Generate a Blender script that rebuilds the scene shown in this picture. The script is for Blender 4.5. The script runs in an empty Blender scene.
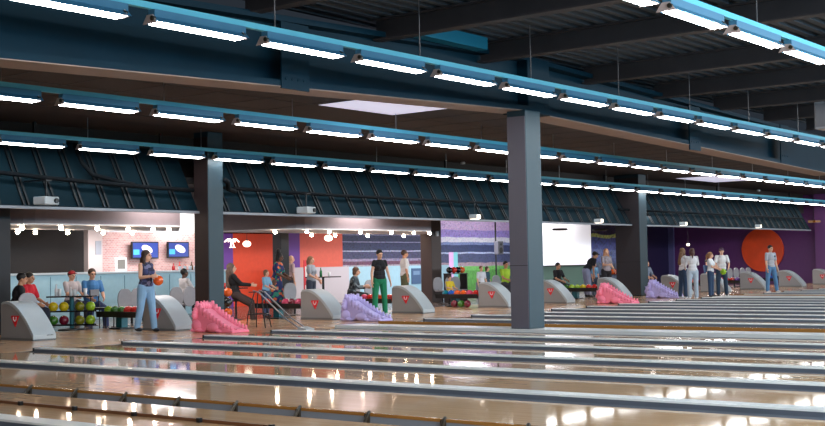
import bpy, bmesh, math, random
from mathutils import Vector, Matrix, Euler
random.seed(7)
SC = bpy.context.scene
COL = SC.collection
# ---------------------------------------------------------------- camera
F_PX, YAW, PITCH, ROLL, EYE = 1222.0, 0.6638, 0.0420, -0.0185, 1.305
_c, _s = math.cos(YAW), math.sin(YAW); _cp, _sp = math.cos(PITCH), math.sin(PITCH); _cr, _sr = math.cos(ROLL), math.sin(ROLL)
fwd = Vector((_c*_cp, _s*_cp, _sp)); rt0 = Vector((_s, -_c, 0)); up0 = Vector((-_sp*_c, -_sp*_s, _cp))
rt = rt0*_cr + up0*_sr; up = up0*_cr - rt0*_sr
cam_d = bpy.data.cameras.new('camera'); cam = bpy.data.objects.new('camera', cam_d); COL.objects.link(cam)
M = Matrix((rt, up, -fwd)).transposed().to_4x4(); M.translation = Vector((0, 0, EYE)); cam.matrix_world = M
cam_d.sensor_width = 36.0; cam_d.lens = F_PX/825*36.0; cam_d.clip_start = 0.05; cam_d.clip_end = 300
SC.camera = cam
# ---------------------------------------------------------------- world, big lights, exposure
W = bpy.data.worlds.new('hall_air'); SC.world = W; W.use_nodes = True
W.node_tree.nodes['Background'].inputs[0].default_value = (0.35, 0.45, 0.6, 1); W.node_tree.nodes['Background'].inputs[1].default_value = 0.06
vs = SC.view_settings; vs.view_transform = 'Standard'; vs.look = 'None'; vs.gamma = 1.0; vs.use_curve_mapping = False; vs.exposure = 0.0
SC.cycles.use_denoising = True
SC.cycles.max_bounces = 6; SC.cycles.sample_clamp_indirect = 4.0

def area(name, loc, aim, sx, sy, power, col):
    d = bpy.data.lights.new(name, 'AREA'); d.shape = 'RECTANGLE'; d.size = sx; d.size_y = sy; d.energy = power; d.color = col
    o = bpy.data.objects.new(name, d); COL.objects.link(o); o.location = loc
    o.rotation_euler = (Vector(aim)-Vector(loc)).to_track_quat('-Z', 'Y').to_euler()
    return o
# added white fill for lanes and approach, then the unseen blue neon row (behind and to the right of the picture)
area('pin_end_fill', (36, -4.0, 4.4), (36, 13, 0), 96, 1.0, 8000, (1, .96, .93))
area('pin_end_neon', (30, -1.5, 3.6), (30, 17, 2.6), 55, 0.8, 1700, (0.12, 0.66, 1.0))
# fill lights added over the bar and seating strip, no fittings there
for i, (x, y, p, cc) in enumerate([(17.5, 24.6, 60, (1, .9, .84)), (21.5, 27.3, 95, (1, .94, .92)), (24.3, 28.4, 70, (1, .95, .95)), (29, 27.0, 70, (1, .8, .72)),
                                   (33, 26.9, 110, (1, .9, .9)), (37, 26.5, 120, (.95, .93, 1)), (43, 26.5, 150, (.9, .92, 1)), (50, 24.5, 150, (1, .97, .97)),
                                   (55, 24.5, 190, (1, .93, .95)), (41, 21.8, 70, (1, .93, .9)), (27, 22.6, 70, (1, .93, .9)), (19.5, 22.5, 60, (1, .93, .9))]):
    area('seating_fill', (x, y, 2.62 if y > 24 else 2.95), (x, y, 0), 1.6, 1.2, p, cc)

for nm_, loc_, aim_, sx_, p_ in (('wall_top_fill', (26.0, 29.3, 2.55), (26.3, 30, 3.0), 1.6, 26), ('bar_wall_fill', (25.2, 28.2, 2.9), (25.6, 30, 2.95), 4, 60), ('stands_wall_fill', (36.5, 27.6, 3.2), (36.8, 30, 1.9), 5, 60), ('pitch_wall_fill', (43.6, 27.4, 3.2), (43.8, 30, 1.8), 8, 110)):  # added fills without fixtures, brightening the bar wall and the murals
    area(nm_, loc_, aim_, sx_, .25, p_, (1, .97, .98))

# ---------------------------------------------------------------- materials
def lin(c):
    f = lambda v: (v/255/12.92) if v/255 <= .04045 else ((v/255+.055)/1.055)**2.4
    return (f(c[0]), f(c[1]), f(c[2]), 1)
_m = {}
def mat(name, rgb, rough=.5, metal=0, noise=.0, nscale=8, emit=None, estr=0, coat=0, spec=.5):
    if name in _m: return _m[name]
    m = bpy.data.materials.new(name); m.use_nodes = True; nt = m.node_tree; b = nt.nodes['Principled BSDF']
    b.inputs['Base Color'].default_value = lin(rgb); b.inputs['Roughness'].default_value = rough; b.inputs['Metallic'].default_value = metal
    b.inputs['Coat Weight'].default_value = coat; b.inputs['Specular IOR Level'].default_value = spec
    if noise:
        tc = nt.nodes.new('ShaderNodeTexCoord'); n = nt.nodes.new('ShaderNodeTexNoise'); n.inputs['Scale'].default_value = nscale; n.inputs['Detail'].default_value = 4
        mx = nt.nodes.new('ShaderNodeMix'); mx.data_type = 'RGBA'; mx.blend_type = 'MULTIPLY'; mx.inputs[0].default_value = 1
        rmp = nt.nodes.new('ShaderNodeMapRange'); rmp.inputs[1].default_value = .3; rmp.inputs[2].default_value = .7; rmp.inputs[3].default_value = 1-noise; rmp.inputs[4].default_value = 1+noise*.4
        nt.links.new(tc.outputs['Object'], n.inputs['Vector']); nt.links.new(n.outputs[0], rmp.inputs[0])
        mx.inputs[6].default_value = lin(rgb); nt.links.new(rmp.outputs[0], mx.inputs[7]); nt.links.new(mx.outputs[2], b.inputs['Base Color'])
    if emit: b.inputs['Emission Color'].default_value = lin(emit); b.inputs['Emission Strength'].default_value = estr
    _m[name] = m; return m

def wood(name, c1, c2, rough, along='y', width=.027, coat=.0):
    """narrow maple strips running along one axis under varnish"""
    m = bpy.data.materials.new(name); m.use_nodes = True; nt = m.node_tree; b = nt.nodes['Principled BSDF']; L = nt.links.new
    tc = nt.nodes.new('ShaderNodeNewGeometry'); sep = nt.nodes.new('ShaderNodeSeparateXYZ'); L(tc.outputs['Position'], sep.inputs[0])
    a, o = (0, 1) if along == 'y' else (1, 0)
    fl = nt.nodes.new('ShaderNodeMath'); fl.operation = 'DIVIDE'; fl.inputs[1].default_value = width; L(sep.outputs[a], fl.inputs[0])
    ff = nt.nodes.new('ShaderNodeMath'); ff.operation = 'FLOOR'; L(fl.outputs[0], ff.inputs[0])
    lo = nt.nodes.new('ShaderNodeMath'); lo.operation = 'MULTIPLY'; lo.inputs[1].default_value = .55; L(sep.outputs[o], lo.inputs[0])
    wn0 = nt.nodes.new('ShaderNodeTexWhiteNoise'); wn0.noise_dimensions = '1D'; L(ff.outputs[0], wn0.inputs['W'])
    ad = nt.nodes.new('ShaderNodeMath'); ad.operation = 'ADD'; L(lo.outputs[0], ad.inputs[0]); L(wn0.outputs[0], ad.inputs[1])
    f2 = nt.nodes.new('ShaderNodeMath'); f2.operation = 'FLOOR'; L(ad.outputs[0], f2.inputs[0])
    cb = nt.nodes.new('ShaderNodeCombineXYZ'); L(ff.outputs[0], cb.inputs[0]); L(f2.outputs[0], cb.inputs[1])
    wn = nt.nodes.new('ShaderNodeTexWhiteNoise'); wn.noise_dimensions = '3D'; L(cb.outputs[0], wn.inputs['Vector'])
    ns = nt.nodes.new('ShaderNodeTexNoise'); ns.inputs['Scale'].default_value = 1.4; ns.inputs['Detail'].default_value = 3; L(tc.outputs['Position'], ns.inputs['Vector'])
    av = nt.nodes.new('ShaderNodeMath'); av.operation = 'MULTIPLY_ADD'; av.inputs[1].default_value = .5; L(wn.outputs[0], av.inputs[0])
    hv = nt.nodes.new('ShaderNodeMath'); hv.operation = 'MULTIPLY'; hv.inputs[1].default_value = .5; L(ns.outputs[0], hv.inputs[0]); L(hv.outputs[0], av.inputs[2])
    mx = nt.nodes.new('ShaderNodeMix'); mx.data_type = 'RGBA'; mx.inputs[6].default_value = lin(c1); mx.inputs[7].default_value = lin(c2); L(av.outputs[0], mx.inputs[0])
    L(mx.outputs[2], b.inputs['Base Color']); b.inputs['Roughness'].default_value = rough; b.inputs['Coat Weight'].default_value = coat; b.inputs['Coat Roughness'].default_value = .04
    b.inputs['Specular IOR Level'].default_value = .24
    return m

def brick(name, c1, c2, cm, sc):
    m = bpy.data.materials.new(name); m.use_nodes = True; nt = m.node_tree; b = nt.nodes['Principled BSDF']; L = nt.links.new
    g = nt.nodes.new('ShaderNodeNewGeometry'); sep = nt.nodes.new('ShaderNodeSeparateXYZ'); cb = nt.nodes.new('ShaderNodeCombineXYZ')
    L(g.outputs['Position'], sep.inputs[0]); L(sep.outputs[0], cb.inputs[0]); L(sep.outputs[2], cb.inputs[1])
    t = nt.nodes.new('ShaderNodeTexBrick'); t.inputs['Color1'].default_value = lin(c1); t.inputs['Color2'].default_value = lin(c2); t.inputs['Mortar'].default_value = lin(cm)
    t.inputs['Scale'].default_value = sc; t.inputs['Mortar Size'].default_value = .025; L(cb.outputs[0], t.inputs['Vector']); L(t.outputs[0], b.inputs['Base Color'])
    b.inputs['Roughness'].default_value = .7
    return m

def mural(name, stops, z0, z1, speck, sc, wob=.12, glow=0):
    """printed stadium picture: horizontal bands with a speckled crowd"""
    m = bpy.data.materials.new(name); m.use_nodes = True; nt = m.node_tree; b = nt.nodes['Principled BSDF']; L = nt.links.new
    g = nt.nodes.new('ShaderNodeNewGeometry'); sep = nt.nodes.new('ShaderNodeSeparateXYZ'); L(g.outputs['Position'], sep.inputs[0])
    n = nt.nodes.new('ShaderNodeTexNoise'); n.inputs['Scale'].default_value = .7; L(g.outputs['Position'], n.inputs['Vector'])
    w = nt.nodes.new('ShaderNodeMath'); w.operation = 'MULTIPLY_ADD'; w.inputs[1].default_value = wob; L(n.outputs[0], w.inputs[0]); L(sep.outputs[2], w.inputs[2])
    mr = nt.nodes.new('ShaderNodeMapRange'); mr.inputs[1].default_value = z0+wob*.5; mr.inputs[2].default_value = z1+wob*.5; L(w.outputs[0], mr.inputs[0])
    cr = nt.nodes.new('ShaderNodeValToRGB'); el = cr.color_ramp.elements; cr.color_ramp.interpolation = 'CONSTANT'
    for i, (p, c) in enumerate(stops):
        e = el[i] if i < 2 else el.new(p)
        e.position = p; e.color = lin(c)
    L(mr.outputs[0], cr.inputs[0])
    v = nt.nodes.new('ShaderNodeTexVoronoi'); v.inputs['Scale'].default_value = sc; L(g.outputs['Position'], v.inputs['Vector'])
    mx = nt.nodes.new('ShaderNodeMix'); mx.data_type = 'RGBA'; mx.blend_type = 'OVERLAY'; mx.inputs[0].default_value = speck
    bw = nt.nodes.new('ShaderNodeHueSaturation'); bw.inputs['Saturation'].default_value = .25; L(v.outputs['Color'], bw.inputs['Color']); L(cr.outputs[0], mx.inputs[6]); L(bw.outputs[0], mx.inputs[7]); L(mx.outputs[2], b.inputs['Base Color'])
    b.inputs['Roughness'].default_value = .6
    return m

WOOD = wood('lane_maple', (228, 186, 144), (202, 158, 118), .05)
WOOD_AP = wood('approach_maple', (220, 176, 136), (194, 150, 114), .17)
WOOD_ED = wood('edge_oak', (186, 130, 64), (150, 96, 44), .2)
TILE = mat('seating_tile', (120, 104, 96), .22, noise=.25, nscale=1.2)
CAP = mat('cap_plastic', (226, 225, 222), .28, noise=.08, nscale=.8)
GUT = mat('gutter_plastic', (104, 110, 122), .42, noise=.15, nscale=2)
BLACK = mat('black_plastic', (16, 16, 18), .45)
PIPEM = mat('pipe_dark', (14, 18, 22), .8, spec=.1)
BLKMET = mat('black_metal', (22, 23, 26), .35, .4)
STEEL = mat('steel', (150, 152, 158), .28, .9)
BRKT = mat('bracket_bronze', (78, 70, 60), .35, .6)
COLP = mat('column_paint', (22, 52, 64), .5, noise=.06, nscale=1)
BEAMP = mat('beam_paint', (3, 38, 54), .6, noise=.12, nscale=1.5, spec=.12)
JOISTP = mat('joist_paint', (50, 48, 52), .6, noise=.2, nscale=2)
DECK = mat('roof_deck', (48, 58, 68), .6, noise=.2, nscale=1)
CEILT = mat('ceiling_tile', (62, 52, 50), .8, noise=.12, nscale=1.4)
CANOPY = mat('canopy_panel', (11, 33, 42), .75, noise=.16, nscale=1.2, spec=.08)
SEAM = mat('canopy_batten', (12, 18, 24), .6)
TRIMW = mat('white_trim', (130, 134, 142), .5)
RAIL = mat('rail_blue', (96, 190, 216), .45, spec=.3)
TRAY = mat('tray_blue', (70, 124, 156), .45, spec=.3)
TUBE = mat('tube_glow', (255, 255, 255), .5, emit=(255, 253, 250), estr=26)
SKYL = mat('skylight_glow', (220, 220, 235), .5, emit=(214, 212, 236), estr=.75)
HOODG = mat('hood_grey', (146, 143, 142), .42, noise=.05, nscale=2)
HOODF = mat('hood_white', (176, 182, 186), .36, noise=.04, nscale=3)
RED = mat('logo_red', (226, 26, 36), .4)
WHITE = mat('paint_white', (226, 224, 226), .6)
PINKD = mat('dinosaur_pink', (252, 132, 158), .36)
LILD = mat('dinosaur_lilac', (196, 182, 236), .36)
DARKW = mat('dark_wall', (34, 26, 24), .7, noise=.15)
GREYB = mat('bulkhead_grey', (138, 124, 128), .6, noise=.05)
ORANGEW = mat('orange_wall', (226, 72, 34), .6, noise=.06)
SALMON = mat('salmon_wall', (232, 104, 82), .6, noise=.06)
PURPLEW = mat('purple_wall', (92, 42, 100), .55, noise=.06)
PURPLE2 = mat('violet_wall', (104, 52, 150), .55)
NAVYW = mat('navy_wall', (32, 22, 62), .5)
BLUEC = mat('counter_blue', (160, 200, 216), .4, noise=.05)
BULB = mat('bulb_glow', (255, 240, 220), .4, emit=(255, 226, 196), estr=80)
LAMPW = mat('lamp_glow', (255, 240, 225), .4, emit=(255, 236, 214), estr=3)
SEATG = mat('seat_grey', (146, 144, 150), .45, noise=.06)
SEATB = mat('seat_blue', (124, 150, 172), .45, noise=.06)
TEALM = mat('teal_metal', (24, 92, 104), .4, .3)
GLASSY = mat('bottle_green', (40, 120, 70), .1)
GLASSW = mat('bottle_clear', (226, 228, 230), .12)
SCREEN = mat('projection_screen', (236, 236, 240), .7, emit=(236, 232, 240), estr=.55)  # emission stands in for the projector's light on the canvas

# ---------------------------------------------------------------- mesh helpers
def box(bm, x0, x1, y0, y1, z0, z1, M=None):
    vs_ = [bm.verts.new((x, y, z)) for x in (x0, x1) for y in (y0, y1) for z in (z0, z1)]
    if M: 
        for v in vs_: v.co = M @ v.co
    for f in ((0, 1, 3, 2), (4, 6, 7, 5), (0, 4, 5, 1), (2, 3, 7, 6), (0, 2, 6, 4), (1, 5, 7, 3)): bm.faces.new([vs_[i] for i in f])
def prism(bm, pts, axis, a0, a1):
    """closed 2-d outline extruded along an axis; for axis x the outline is (y,z), for y (x,z), for z (x,y)"""
    def P(p, a): return (a, p[0], p[1]) if axis == 'x' else ((p[0], a, p[1]) if axis == 'y' else (p[0], p[1], a))
    A = [bm.verts.new(P(p, a0)) for p in pts]; B = [bm.verts.new(P(p, a1)) for p in pts]; n = len(pts)
    fs = [bm.faces.new(A), bm.faces.new(B[::-1])]
    for i in range(n): fs.append(bm.faces.new((A[i], B[i], B[(i+1) % n], A[(i+1) % n])))
    bmesh.ops.recalc_face_normals(bm, faces=fs)
def frame_of(d):
    d = d.normalized(); a = Vector((0, 0, 1)) if abs(d.z) < .9 else Vector((1, 0, 0)); u = d.cross(a).normalized(); return u, d.cross(u)
def cone(bm, p0, p1, r0, r1=None, seg=10):
    r1 = r0 if r1 is None else r1; p0 = Vector(p0); p1 = Vector(p1); u, v = frame_of(p1-p0)
    ring = lambda p, r: [bm.verts.new(p+(u*math.cos(2*math.pi*k/seg)+v*math.sin(2*math.pi*k/seg))*r) for k in range(seg)]
    A, B = ring(p0, r0), ring(p1, r1); fs = [bm.faces.new(A), bm.faces.new(B[::-1])]
    for k in range(seg): fs.append(bm.faces.new((A[k], B[k], B[(k+1) % seg], A[(k+1) % seg])))
    bmesh.ops.recalc_face_normals(bm, faces=fs)
def tube(bm, pts, r, seg=8):
    pts = [Vector(p) for p in pts]; rings = []
    for i, p in enumerate(pts):
        d = (pts[min(i+1, len(pts)-1)]-pts[max(i-1, 0)]); u, v = frame_of(d)
        rings.append([bm.verts.new(p+(u*math.cos(2*math.pi*k/seg)+v*math.sin(2*math.pi*k/seg))*r) for k in range(seg)])
    fs = [bm.faces.new(rings[0]), bm.faces.new(rings[-1][::-1])]
    for A, B in zip(rings, rings[1:]):
        for k in range(seg): fs.append(bm.faces.new((A[k], B[k], B[(k+1) % seg], A[(k+1) % seg])))
    bmesh.ops.recalc_face_normals(bm, faces=fs)
def sph(bm, c, r, sc=(1, 1, 1), R=None, n=12):
    M_ = Matrix.Translation(Vector(c)) @ (R.to_4x4() if R else Matrix()) @ Matrix.Diagonal((sc[0]*r, sc[1]*r, sc[2]*r, 1))
    bmesh.ops.create_uvsphere(bm, u_segments=n, v_segments=max(6, n*2//3), radius=1, matrix=M_)
def limb(bm, p0, r0, p1, r1, n=10):
    sph(bm, p0, r0, n=n); sph(bm, p1, r1, n=n); cone(bm, p0, p1, r0, r1, n)
def lathe(bm, prof, c=(0, 0, 0), seg=16):
    rings = [[bm.verts.new((c[0]+r*math.cos(2*math.pi*k/seg), c[1]+r*math.sin(2*math.pi*k/seg), c[2]+z)) for k in range(seg)] for r, z in prof]
    fs = [bm.faces.new(rings[0]), bm.faces.new(rings[-1][::-1])]
    for A, B in zip(rings, rings[1:]):
        for k in range(seg): fs.append(bm.faces.new((A[k], B[k], B[(k+1) % seg], A[(k+1) % seg])))
    bmesh.ops.recalc_face_normals(bm, faces=fs)
def obj(name, bm, m, parent=None, smooth=False, bevel=0):
    me = bpy.data.meshes.new(name); bm.to_mesh(me); bm.free(); me.materials.append(m)
    if smooth: me.polygons.foreach_set('use_smooth', [True]*len(me.polygons))
    o = bpy.data.objects.new(name, me); COL.objects.link(o)
    if parent: o.parent = parent
    if bevel:
        b = o.modifiers.new('bevel', 'BEVEL'); b.width = bevel; b.segments = 2; b.limit_method = 'ANGLE'
    return o
def B(): return bmesh.new()
def tag(o, label, cat, group=None):
    o['label'] = label; o['category'] = cat
    if group: o['group'] = group
    return o
def thing(name, label, cat, loc=(0, 0, 0), rz=0, group=None):
    o = bpy.data.objects.new(name, None); o.empty_display_size = .1; COL.objects.link(o); o.location = loc; o.rotation_euler = (0, 0, rz)
    return tag(o, label, cat, group)
def struct(name, bm, m, **k):
    o = obj(name, bm, m, **k); o['kind'] = 'structure'; return o
def sbox(name, m, *b):
    bm = B(); box(bm, *b); return struct(name, bm, m)
def dup(root, loc, rz, label=None):
    r = root.copy(); COL.objects.link(r); r.location = loc; r.rotation_euler = (0, 0, rz)
    if label: r['label'] = label
    for ch in list(root.children):
        c = ch.copy(); COL.objects.link(c); c.parent = r
        for g in list(ch.children):
            d = g.copy(); COL.objects.link(d); d.parent = c
    return r
ORD = ['first', 'second', 'third', 'fourth', 'fifth', 'sixth', 'seventh', 'eighth', 'ninth', 'tenth', 'eleventh', 'twelfth', 'thirteenth', 'fourteenth', 'fifteenth', 'sixteenth',
       'seventeenth', 'eighteenth', 'nineteenth', 'twentieth', 'twenty-first', 'twenty-second', 'twenty-third', 'twenty-fourth', 'twenty-fifth', 'twenty-sixth', 'twenty-seventh', 'twenty-eighth']
# ================================================================ SETTING
FOUL = 17.4
sbox('floor', WOOD_AP, 2, 66, FOUL, 22.4, -.2, 0)
sbox('floor_seating', TILE, 2, 66, 22.4, 32, -.2, 0)
sbox('floor_slab', GUT, 2, 66, -3, FOUL, -.4, -.2)
# roof deck in front of the beam: ribs run along the beam
bm = B(); y = -4.0; pts = []
while y < 13.2:
    pts += [(y, 5.42), (y+.11, 5.42), (y+.14, 5.36), (y+.25, 5.36)]; y += .28
pts += [(y, 5.42), (y, 5.55), (-4.0, 5.55)]
prism(bm, pts, 'x', 4, 66); struct('ceiling', bm, DECK)
# dark tiled ceiling behind the beam, with holes left for the two skylights
bm = B()
CZ = 4.45
xs = [4, 17.6, 19.9, 43.6, 47.2, 66]; ys = [12.95, 14.35, 16.05, 19.4, 21.1, 23.2]
def hole(xa, ya): return (xa == 17.6 and ya == 14.35) or (xa == 43.6 and ya == 19.4)
for a, b_ in zip(xs, xs[1:]):
    for c_, d_ in zip(ys, ys[1:]):
        if not hole(a, c_): box(bm, a, b_, c_, d_, CZ, CZ+.12)
struct('ceiling_tiles', bm, CEILT)
bm = B()
x = 4.2
while x < 64: 
    if not (17.6 < x < 19.9): box(bm, x-.012, x+.012, 13, 19.35, CZ-.006, CZ+.01)
    x += 1.2
for yy in (13.2, 14.3, 16.1, 17.3, 18.5, 19.7): box(bm, 4, 17.55, yy-.012, yy+.012, CZ-.006, CZ+.01); box(bm, 19.95, 43.5, yy-.012, yy+.012, CZ-.006, CZ+.01)
struct('trim_1', bm, JOISTP)
for i, (a, b_, c_, d_) in enumerate([(17.6, 19.9, 14.35, 16.05), (43.6, 47.2, 19.4, 21.1)]):
    sbox('window_%d' % (i+1), SKYL, a, b_, c_, d_, CZ-.004, CZ+.1)
# seating and bar ceiling, back walls
sbox('ceiling_seating', mat('seating_ceiling', (13, 11, 13), .8), 8, 58.5, 21.9, 32, 3.3, 3.45)
sbox('wall_left', DARKW, 11.8, 12, 21.5, 32, 0, 3.3)
sbox('wall_back', DARKW, 12, 22.6, 30, 30.2, 0, 3.3)
BRICK = brick('brick_wall', (204, 146, 142), (222, 178, 170), (220, 204, 204), 4.6)
sbox('wall_back_brick', BRICK, 22.6, 27.4, 30, 30.2, 0, 2.45)
sbox('wall_back_white', WHITE, 22.6, 27.4, 30, 30.2, 2.45, 3.3)
sbox('wall_back_violet', PURPLE2, 27.4, 28.55, 30, 30.2, 0, 2.45)
sbox('wall_back_orange', ORANGEW, 28.55, 31.0, 30, 30.2, 0, 2.45)
sbox('wall_back_black', mat('black_wall', (7, 7, 8), .9, spec=.05), 27.4, 31.0, 30, 30.2, 2.45, 3.3)
sbox('wall_back_purple', PURPLE2, 31.0, 31.8, 30, 30.2, 0, 3.3)
sbox('wall_back_salmon', SALMON, 31.8, 34.1, 30, 30.2, 0, 3.3)
MUR1 = mural('mural_stands', [(0, (150, 140, 150)), (.05, (100, 64, 84)), (.15, (134, 124, 150)), (.22, (60, 60, 88)), (.42, (160, 160, 182)), (.45, (48, 52, 82)), (.68, (130, 130, 160)), (.705, (44, 48, 76)), (.88, (110, 110, 140)), (.91, (52, 54, 80))], 1.25, 2.6, .8, 26, .05)
sbox('wall_back_stands', MUR1, 34.1, 39.8, 30, 30.2, 0, 3.3)
MUR2 = mural('mural_pitch', [(0, (84, 142, 70)), (.18, (96, 156, 80)), (.25, (140, 120, 130)), (.31, (58, 64, 96)), (.46, (150, 158, 186)), (.485, (44, 54, 92)), (.61, (112, 126, 170)), (.66, (206, 206, 226)), (.74, (140, 124, 196)), (.86, (184, 160, 208))], .55, 3.05, .5, 22, .16)
sbox('wall_back_pitch', MUR2, 39.8, 49.2, 30, 30.2, 0, 3.3)
MUR3 = mural('mural_crowd', [(0, (60, 70, 90)), (.3, (70, 80, 120)), (.55, (50, 58, 110)), (.78, (150, 160, 90)), (.84, (40, 40, 70))], .4, 3.0, .95, 12, .5)
sbox('wall_back_crowd', MUR3, 49.25, 52.4, 28.3, 28.5, 0, 3.3)
sbox('wall_back_green', mat('green_wall', (74, 104, 92), .6), 43, 49.25, 28.32, 28.5, 0, 1.2)
sbox('wall_back_dark', DARKW, 52.4, 57.5, 30, 30.2, 0, 3.3)
sbox('wall_back_navy', NAVYW, 57.5, 61, 30, 30.2, 0, 3.3)
sbox('wall_right', PURPLEW, 61, 61.2, 21.85, 30.2, 0, 4.45)
sbox('wall_right_panel', mat('plum_wall', (104, 56, 112), .55), 60.6, 60.8, 17.0, 21.85, 0, 4.45)
sbox('trim_2', mat('navy_trim', (96, 92, 140), .5), 60.84, 61.0, 29.7, 30.0, 0, 3.3)
# bulkheads over bar and lounge: rounded left end
def bulkhead(n, x0, x1, y0, y1, z0, z1, rr, x1b):
    out = []
    for k in range(7):
        a = math.pi/2*k/6; out.append((x0+rr-rr*math.sin(a), y1-rr*.0-(y1-y0)*0 if False else y1) if False else (x0+rr*(1-math.sin(a)), y0+rr*(1-math.cos(a))))
    pts = [(x1, y0)] + out + [(x0, y1), (x1b, y1)]
    bm = B(); prism(bm, pts, 'z', z0+.03, z1); struct('trim_%d' % n, bm, GREYB)
    bm = B(); prism(bm, pts, 'z', z0, z0+.03); struct('trim_%d' % (n+1), bm, WHITE)
bulkhead(3, 15.4, 20.3, 23.2, 26.0, 2.34, 3.3, 1.0, 22.7)
bulkhead(5, 24.1, 30.6, 23.2, 26.0, 2.33, 3.3, 1.0, 34.0)

# ---------------------------------------------------------------- steel frame
def ibeam_profile(w, h, tf, tw):   # (across, z) from bottom at z=0
    return [(-w/2, 0), (w/2, 0), (w/2, tf), (tw/2, tf), (tw/2, h-tf), (w/2, h-tf), (w/2, h), (-w/2, h), (-w/2, h-tf), (-tw/2, h-tf), (-tw/2, tf), (-w/2, tf)]
t = thing('steel_beam', 'deep blue-grey steel roof beam crossing the hall on top of the columns', 'beam', (19.8, 12.9, 4.2))
def sloped_i(bm, xa, za, xb, zb, w, h, tf, tw):
    pr = ibeam_profile(w, h, tf, tw); A = [bm.verts.new((xa, p[0], za+p[1])) for p in pr]; Bv = [bm.verts.new((xb, p[0], zb+p[1])) for p in pr]; n = len(pr)
    fs = [bm.faces.new(A), bm.faces.new(Bv[::-1])]+[bm.faces.new((A[i], Bv[i], Bv[(i+1) % n], A[(i+1) % n])) for i in range(n)]
    bmesh.ops.recalc_face_normals(bm, faces=fs)
bm = B(); sloped_i(bm, -14, -.46, 0, .02, .6, 1.06, .09, .12); obj('girder', bm, BEAMP, t)
bm = B(); sloped_i(bm, .75, -.02, 17, -.42, .6, 1.06, .09, .12); obj('girder', bm, BEAMP, t)
UNDER = mat('flange_bounce_tone', (150, 128, 118), .6, noise=.1, nscale=2)  # light bounced off the floor, painted as a pinkish-brown tone on an added plate
for xa, za, xb, zb in ((-14, -.475, 0, .005), (.75, -.035, 17, -.435)):
    bm = B(); V8 = [bm.verts.new((x, y, z)) for x, z0 in ((xa, za), (xb, zb)) for y in (-.3, .3) for z in (z0, z0+.012)]
    for f in ((0, 1, 3, 2), (4, 6, 7, 5), (0, 4, 5, 1), (2, 3, 7, 6), (0, 2, 6, 4), (1, 5, 7, 3)): bm.faces.new([V8[i] for i in f])
    obj('flange_underside', bm, UNDER, t)
bm = B(); box(bm, -.02, .77, -.3, .3, -.02, 1.06); obj('column_joint', bm, BEAMP, t, bevel=.02)
for xx in (-6.5, 7.3, 13.0):
    bm = B(); box(bm, xx-.3, xx+.3, -.32, -.29, -.25 if xx < 0 else -.3, .75); 
    for k in range(4): cone(bm, (xx-.2+.13*k, -.33, -.1), (xx-.2+.13*k, -.29, -.1), .025, seg=6)
    obj('splice_plate', bm, BEAMP, t)
for i, xx in enumerate((9.4, 12.5, 15.5, 18.5, 22.3, 25.5, 28.7, 31.9, 35.1)):
    o = obj('roof_joist', (lambda b_: (prism(b_, [(xx+p[0], 5.0+p[1]) for p in ibeam_profile(.22, .36, .03, .03)], 'y', -3.8, 12.8), b_)[1])(B()), JOISTP)
    tag(o, 'dark steel roof joist under the ribbed deck, %s from the left' % ORD[i], 'joist', 'roof joists')
o = obj('air_duct', (lambda b_: (box(b_, 16.0, 18.0, 12.3, 12.55, 5.12, 5.34), b_)[1])(B()), mat('duct_blue', (24, 104, 132), .5, spec=.2)); tag(o, 'short bright blue duct lying along the top of the steel beam', 'duct')

def column(x0, x1, y0, y1, z1, label, pm):
    cx, cy = (x0+x1)/2, (y0+y1)/2
    t = thing('steel_column', label, 'column', (cx, cy, 0))
    hx, hy = (x1-x0)/2, (y1-y0)/2
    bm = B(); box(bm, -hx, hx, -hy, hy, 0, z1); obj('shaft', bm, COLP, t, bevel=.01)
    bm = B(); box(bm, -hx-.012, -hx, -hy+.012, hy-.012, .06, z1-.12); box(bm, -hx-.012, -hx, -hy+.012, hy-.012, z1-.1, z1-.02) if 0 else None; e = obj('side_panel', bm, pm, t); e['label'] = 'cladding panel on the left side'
    bm = B(); box(bm, -hx-.014, -hx-.011, -hy+.012, hy-.012, 1.24, 1.25); obj('panel_joint', bm, BLKMET, e)
    bm = B(); box(bm, -hx-.03, hx+.03, -hy-.03, hy+.03, 0, .05); obj('foot_plate', bm, BLKMET, t)
    return t
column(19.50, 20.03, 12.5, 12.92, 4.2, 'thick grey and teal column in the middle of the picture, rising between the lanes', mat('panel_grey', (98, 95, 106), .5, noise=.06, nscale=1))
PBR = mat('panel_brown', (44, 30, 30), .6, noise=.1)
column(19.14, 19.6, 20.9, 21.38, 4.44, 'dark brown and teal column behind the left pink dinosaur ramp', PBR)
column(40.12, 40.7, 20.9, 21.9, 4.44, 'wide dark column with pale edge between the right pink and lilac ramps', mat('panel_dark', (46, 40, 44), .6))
bm = B(); box(bm, -.6, .6, -.12, .12, 0, 3.25); t = thing('pillar', 'black pillar at the left edge of the picture', 'pillar', (14.7, 23.02, 0)); obj('shaft', bm, mat('pillar_black', (30, 30, 36), .6), t, bevel=.02)
t = thing('pillar', 'dark pillar with brown left side and small white box, beside the football mural', 'pillar', (33.25, 25.24, 0))
bm = B(); box(bm, -.28, .28, -.24, .24, 0, 3.28); obj('shaft', bm, mat('pillar_brown', (74, 62, 60), .6), t, bevel=.02)
bm = B(); box(bm, -.04, .06, -.30, -.24, 2.25, 2.42); obj('sensor_box', bm, WHITE, t, bevel=.01)
t = thing('pillar', 'tall black pillar between orange wall and rounded white bulkhead', 'pillar', (26.93, 26.2, 0))
bm = B(); box(bm, -.18, .18, -.18, .18, 0, 3.28); obj('shaft', bm, mat('pillar_black', (30, 30, 36), .6), t, bevel=.02)

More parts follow.
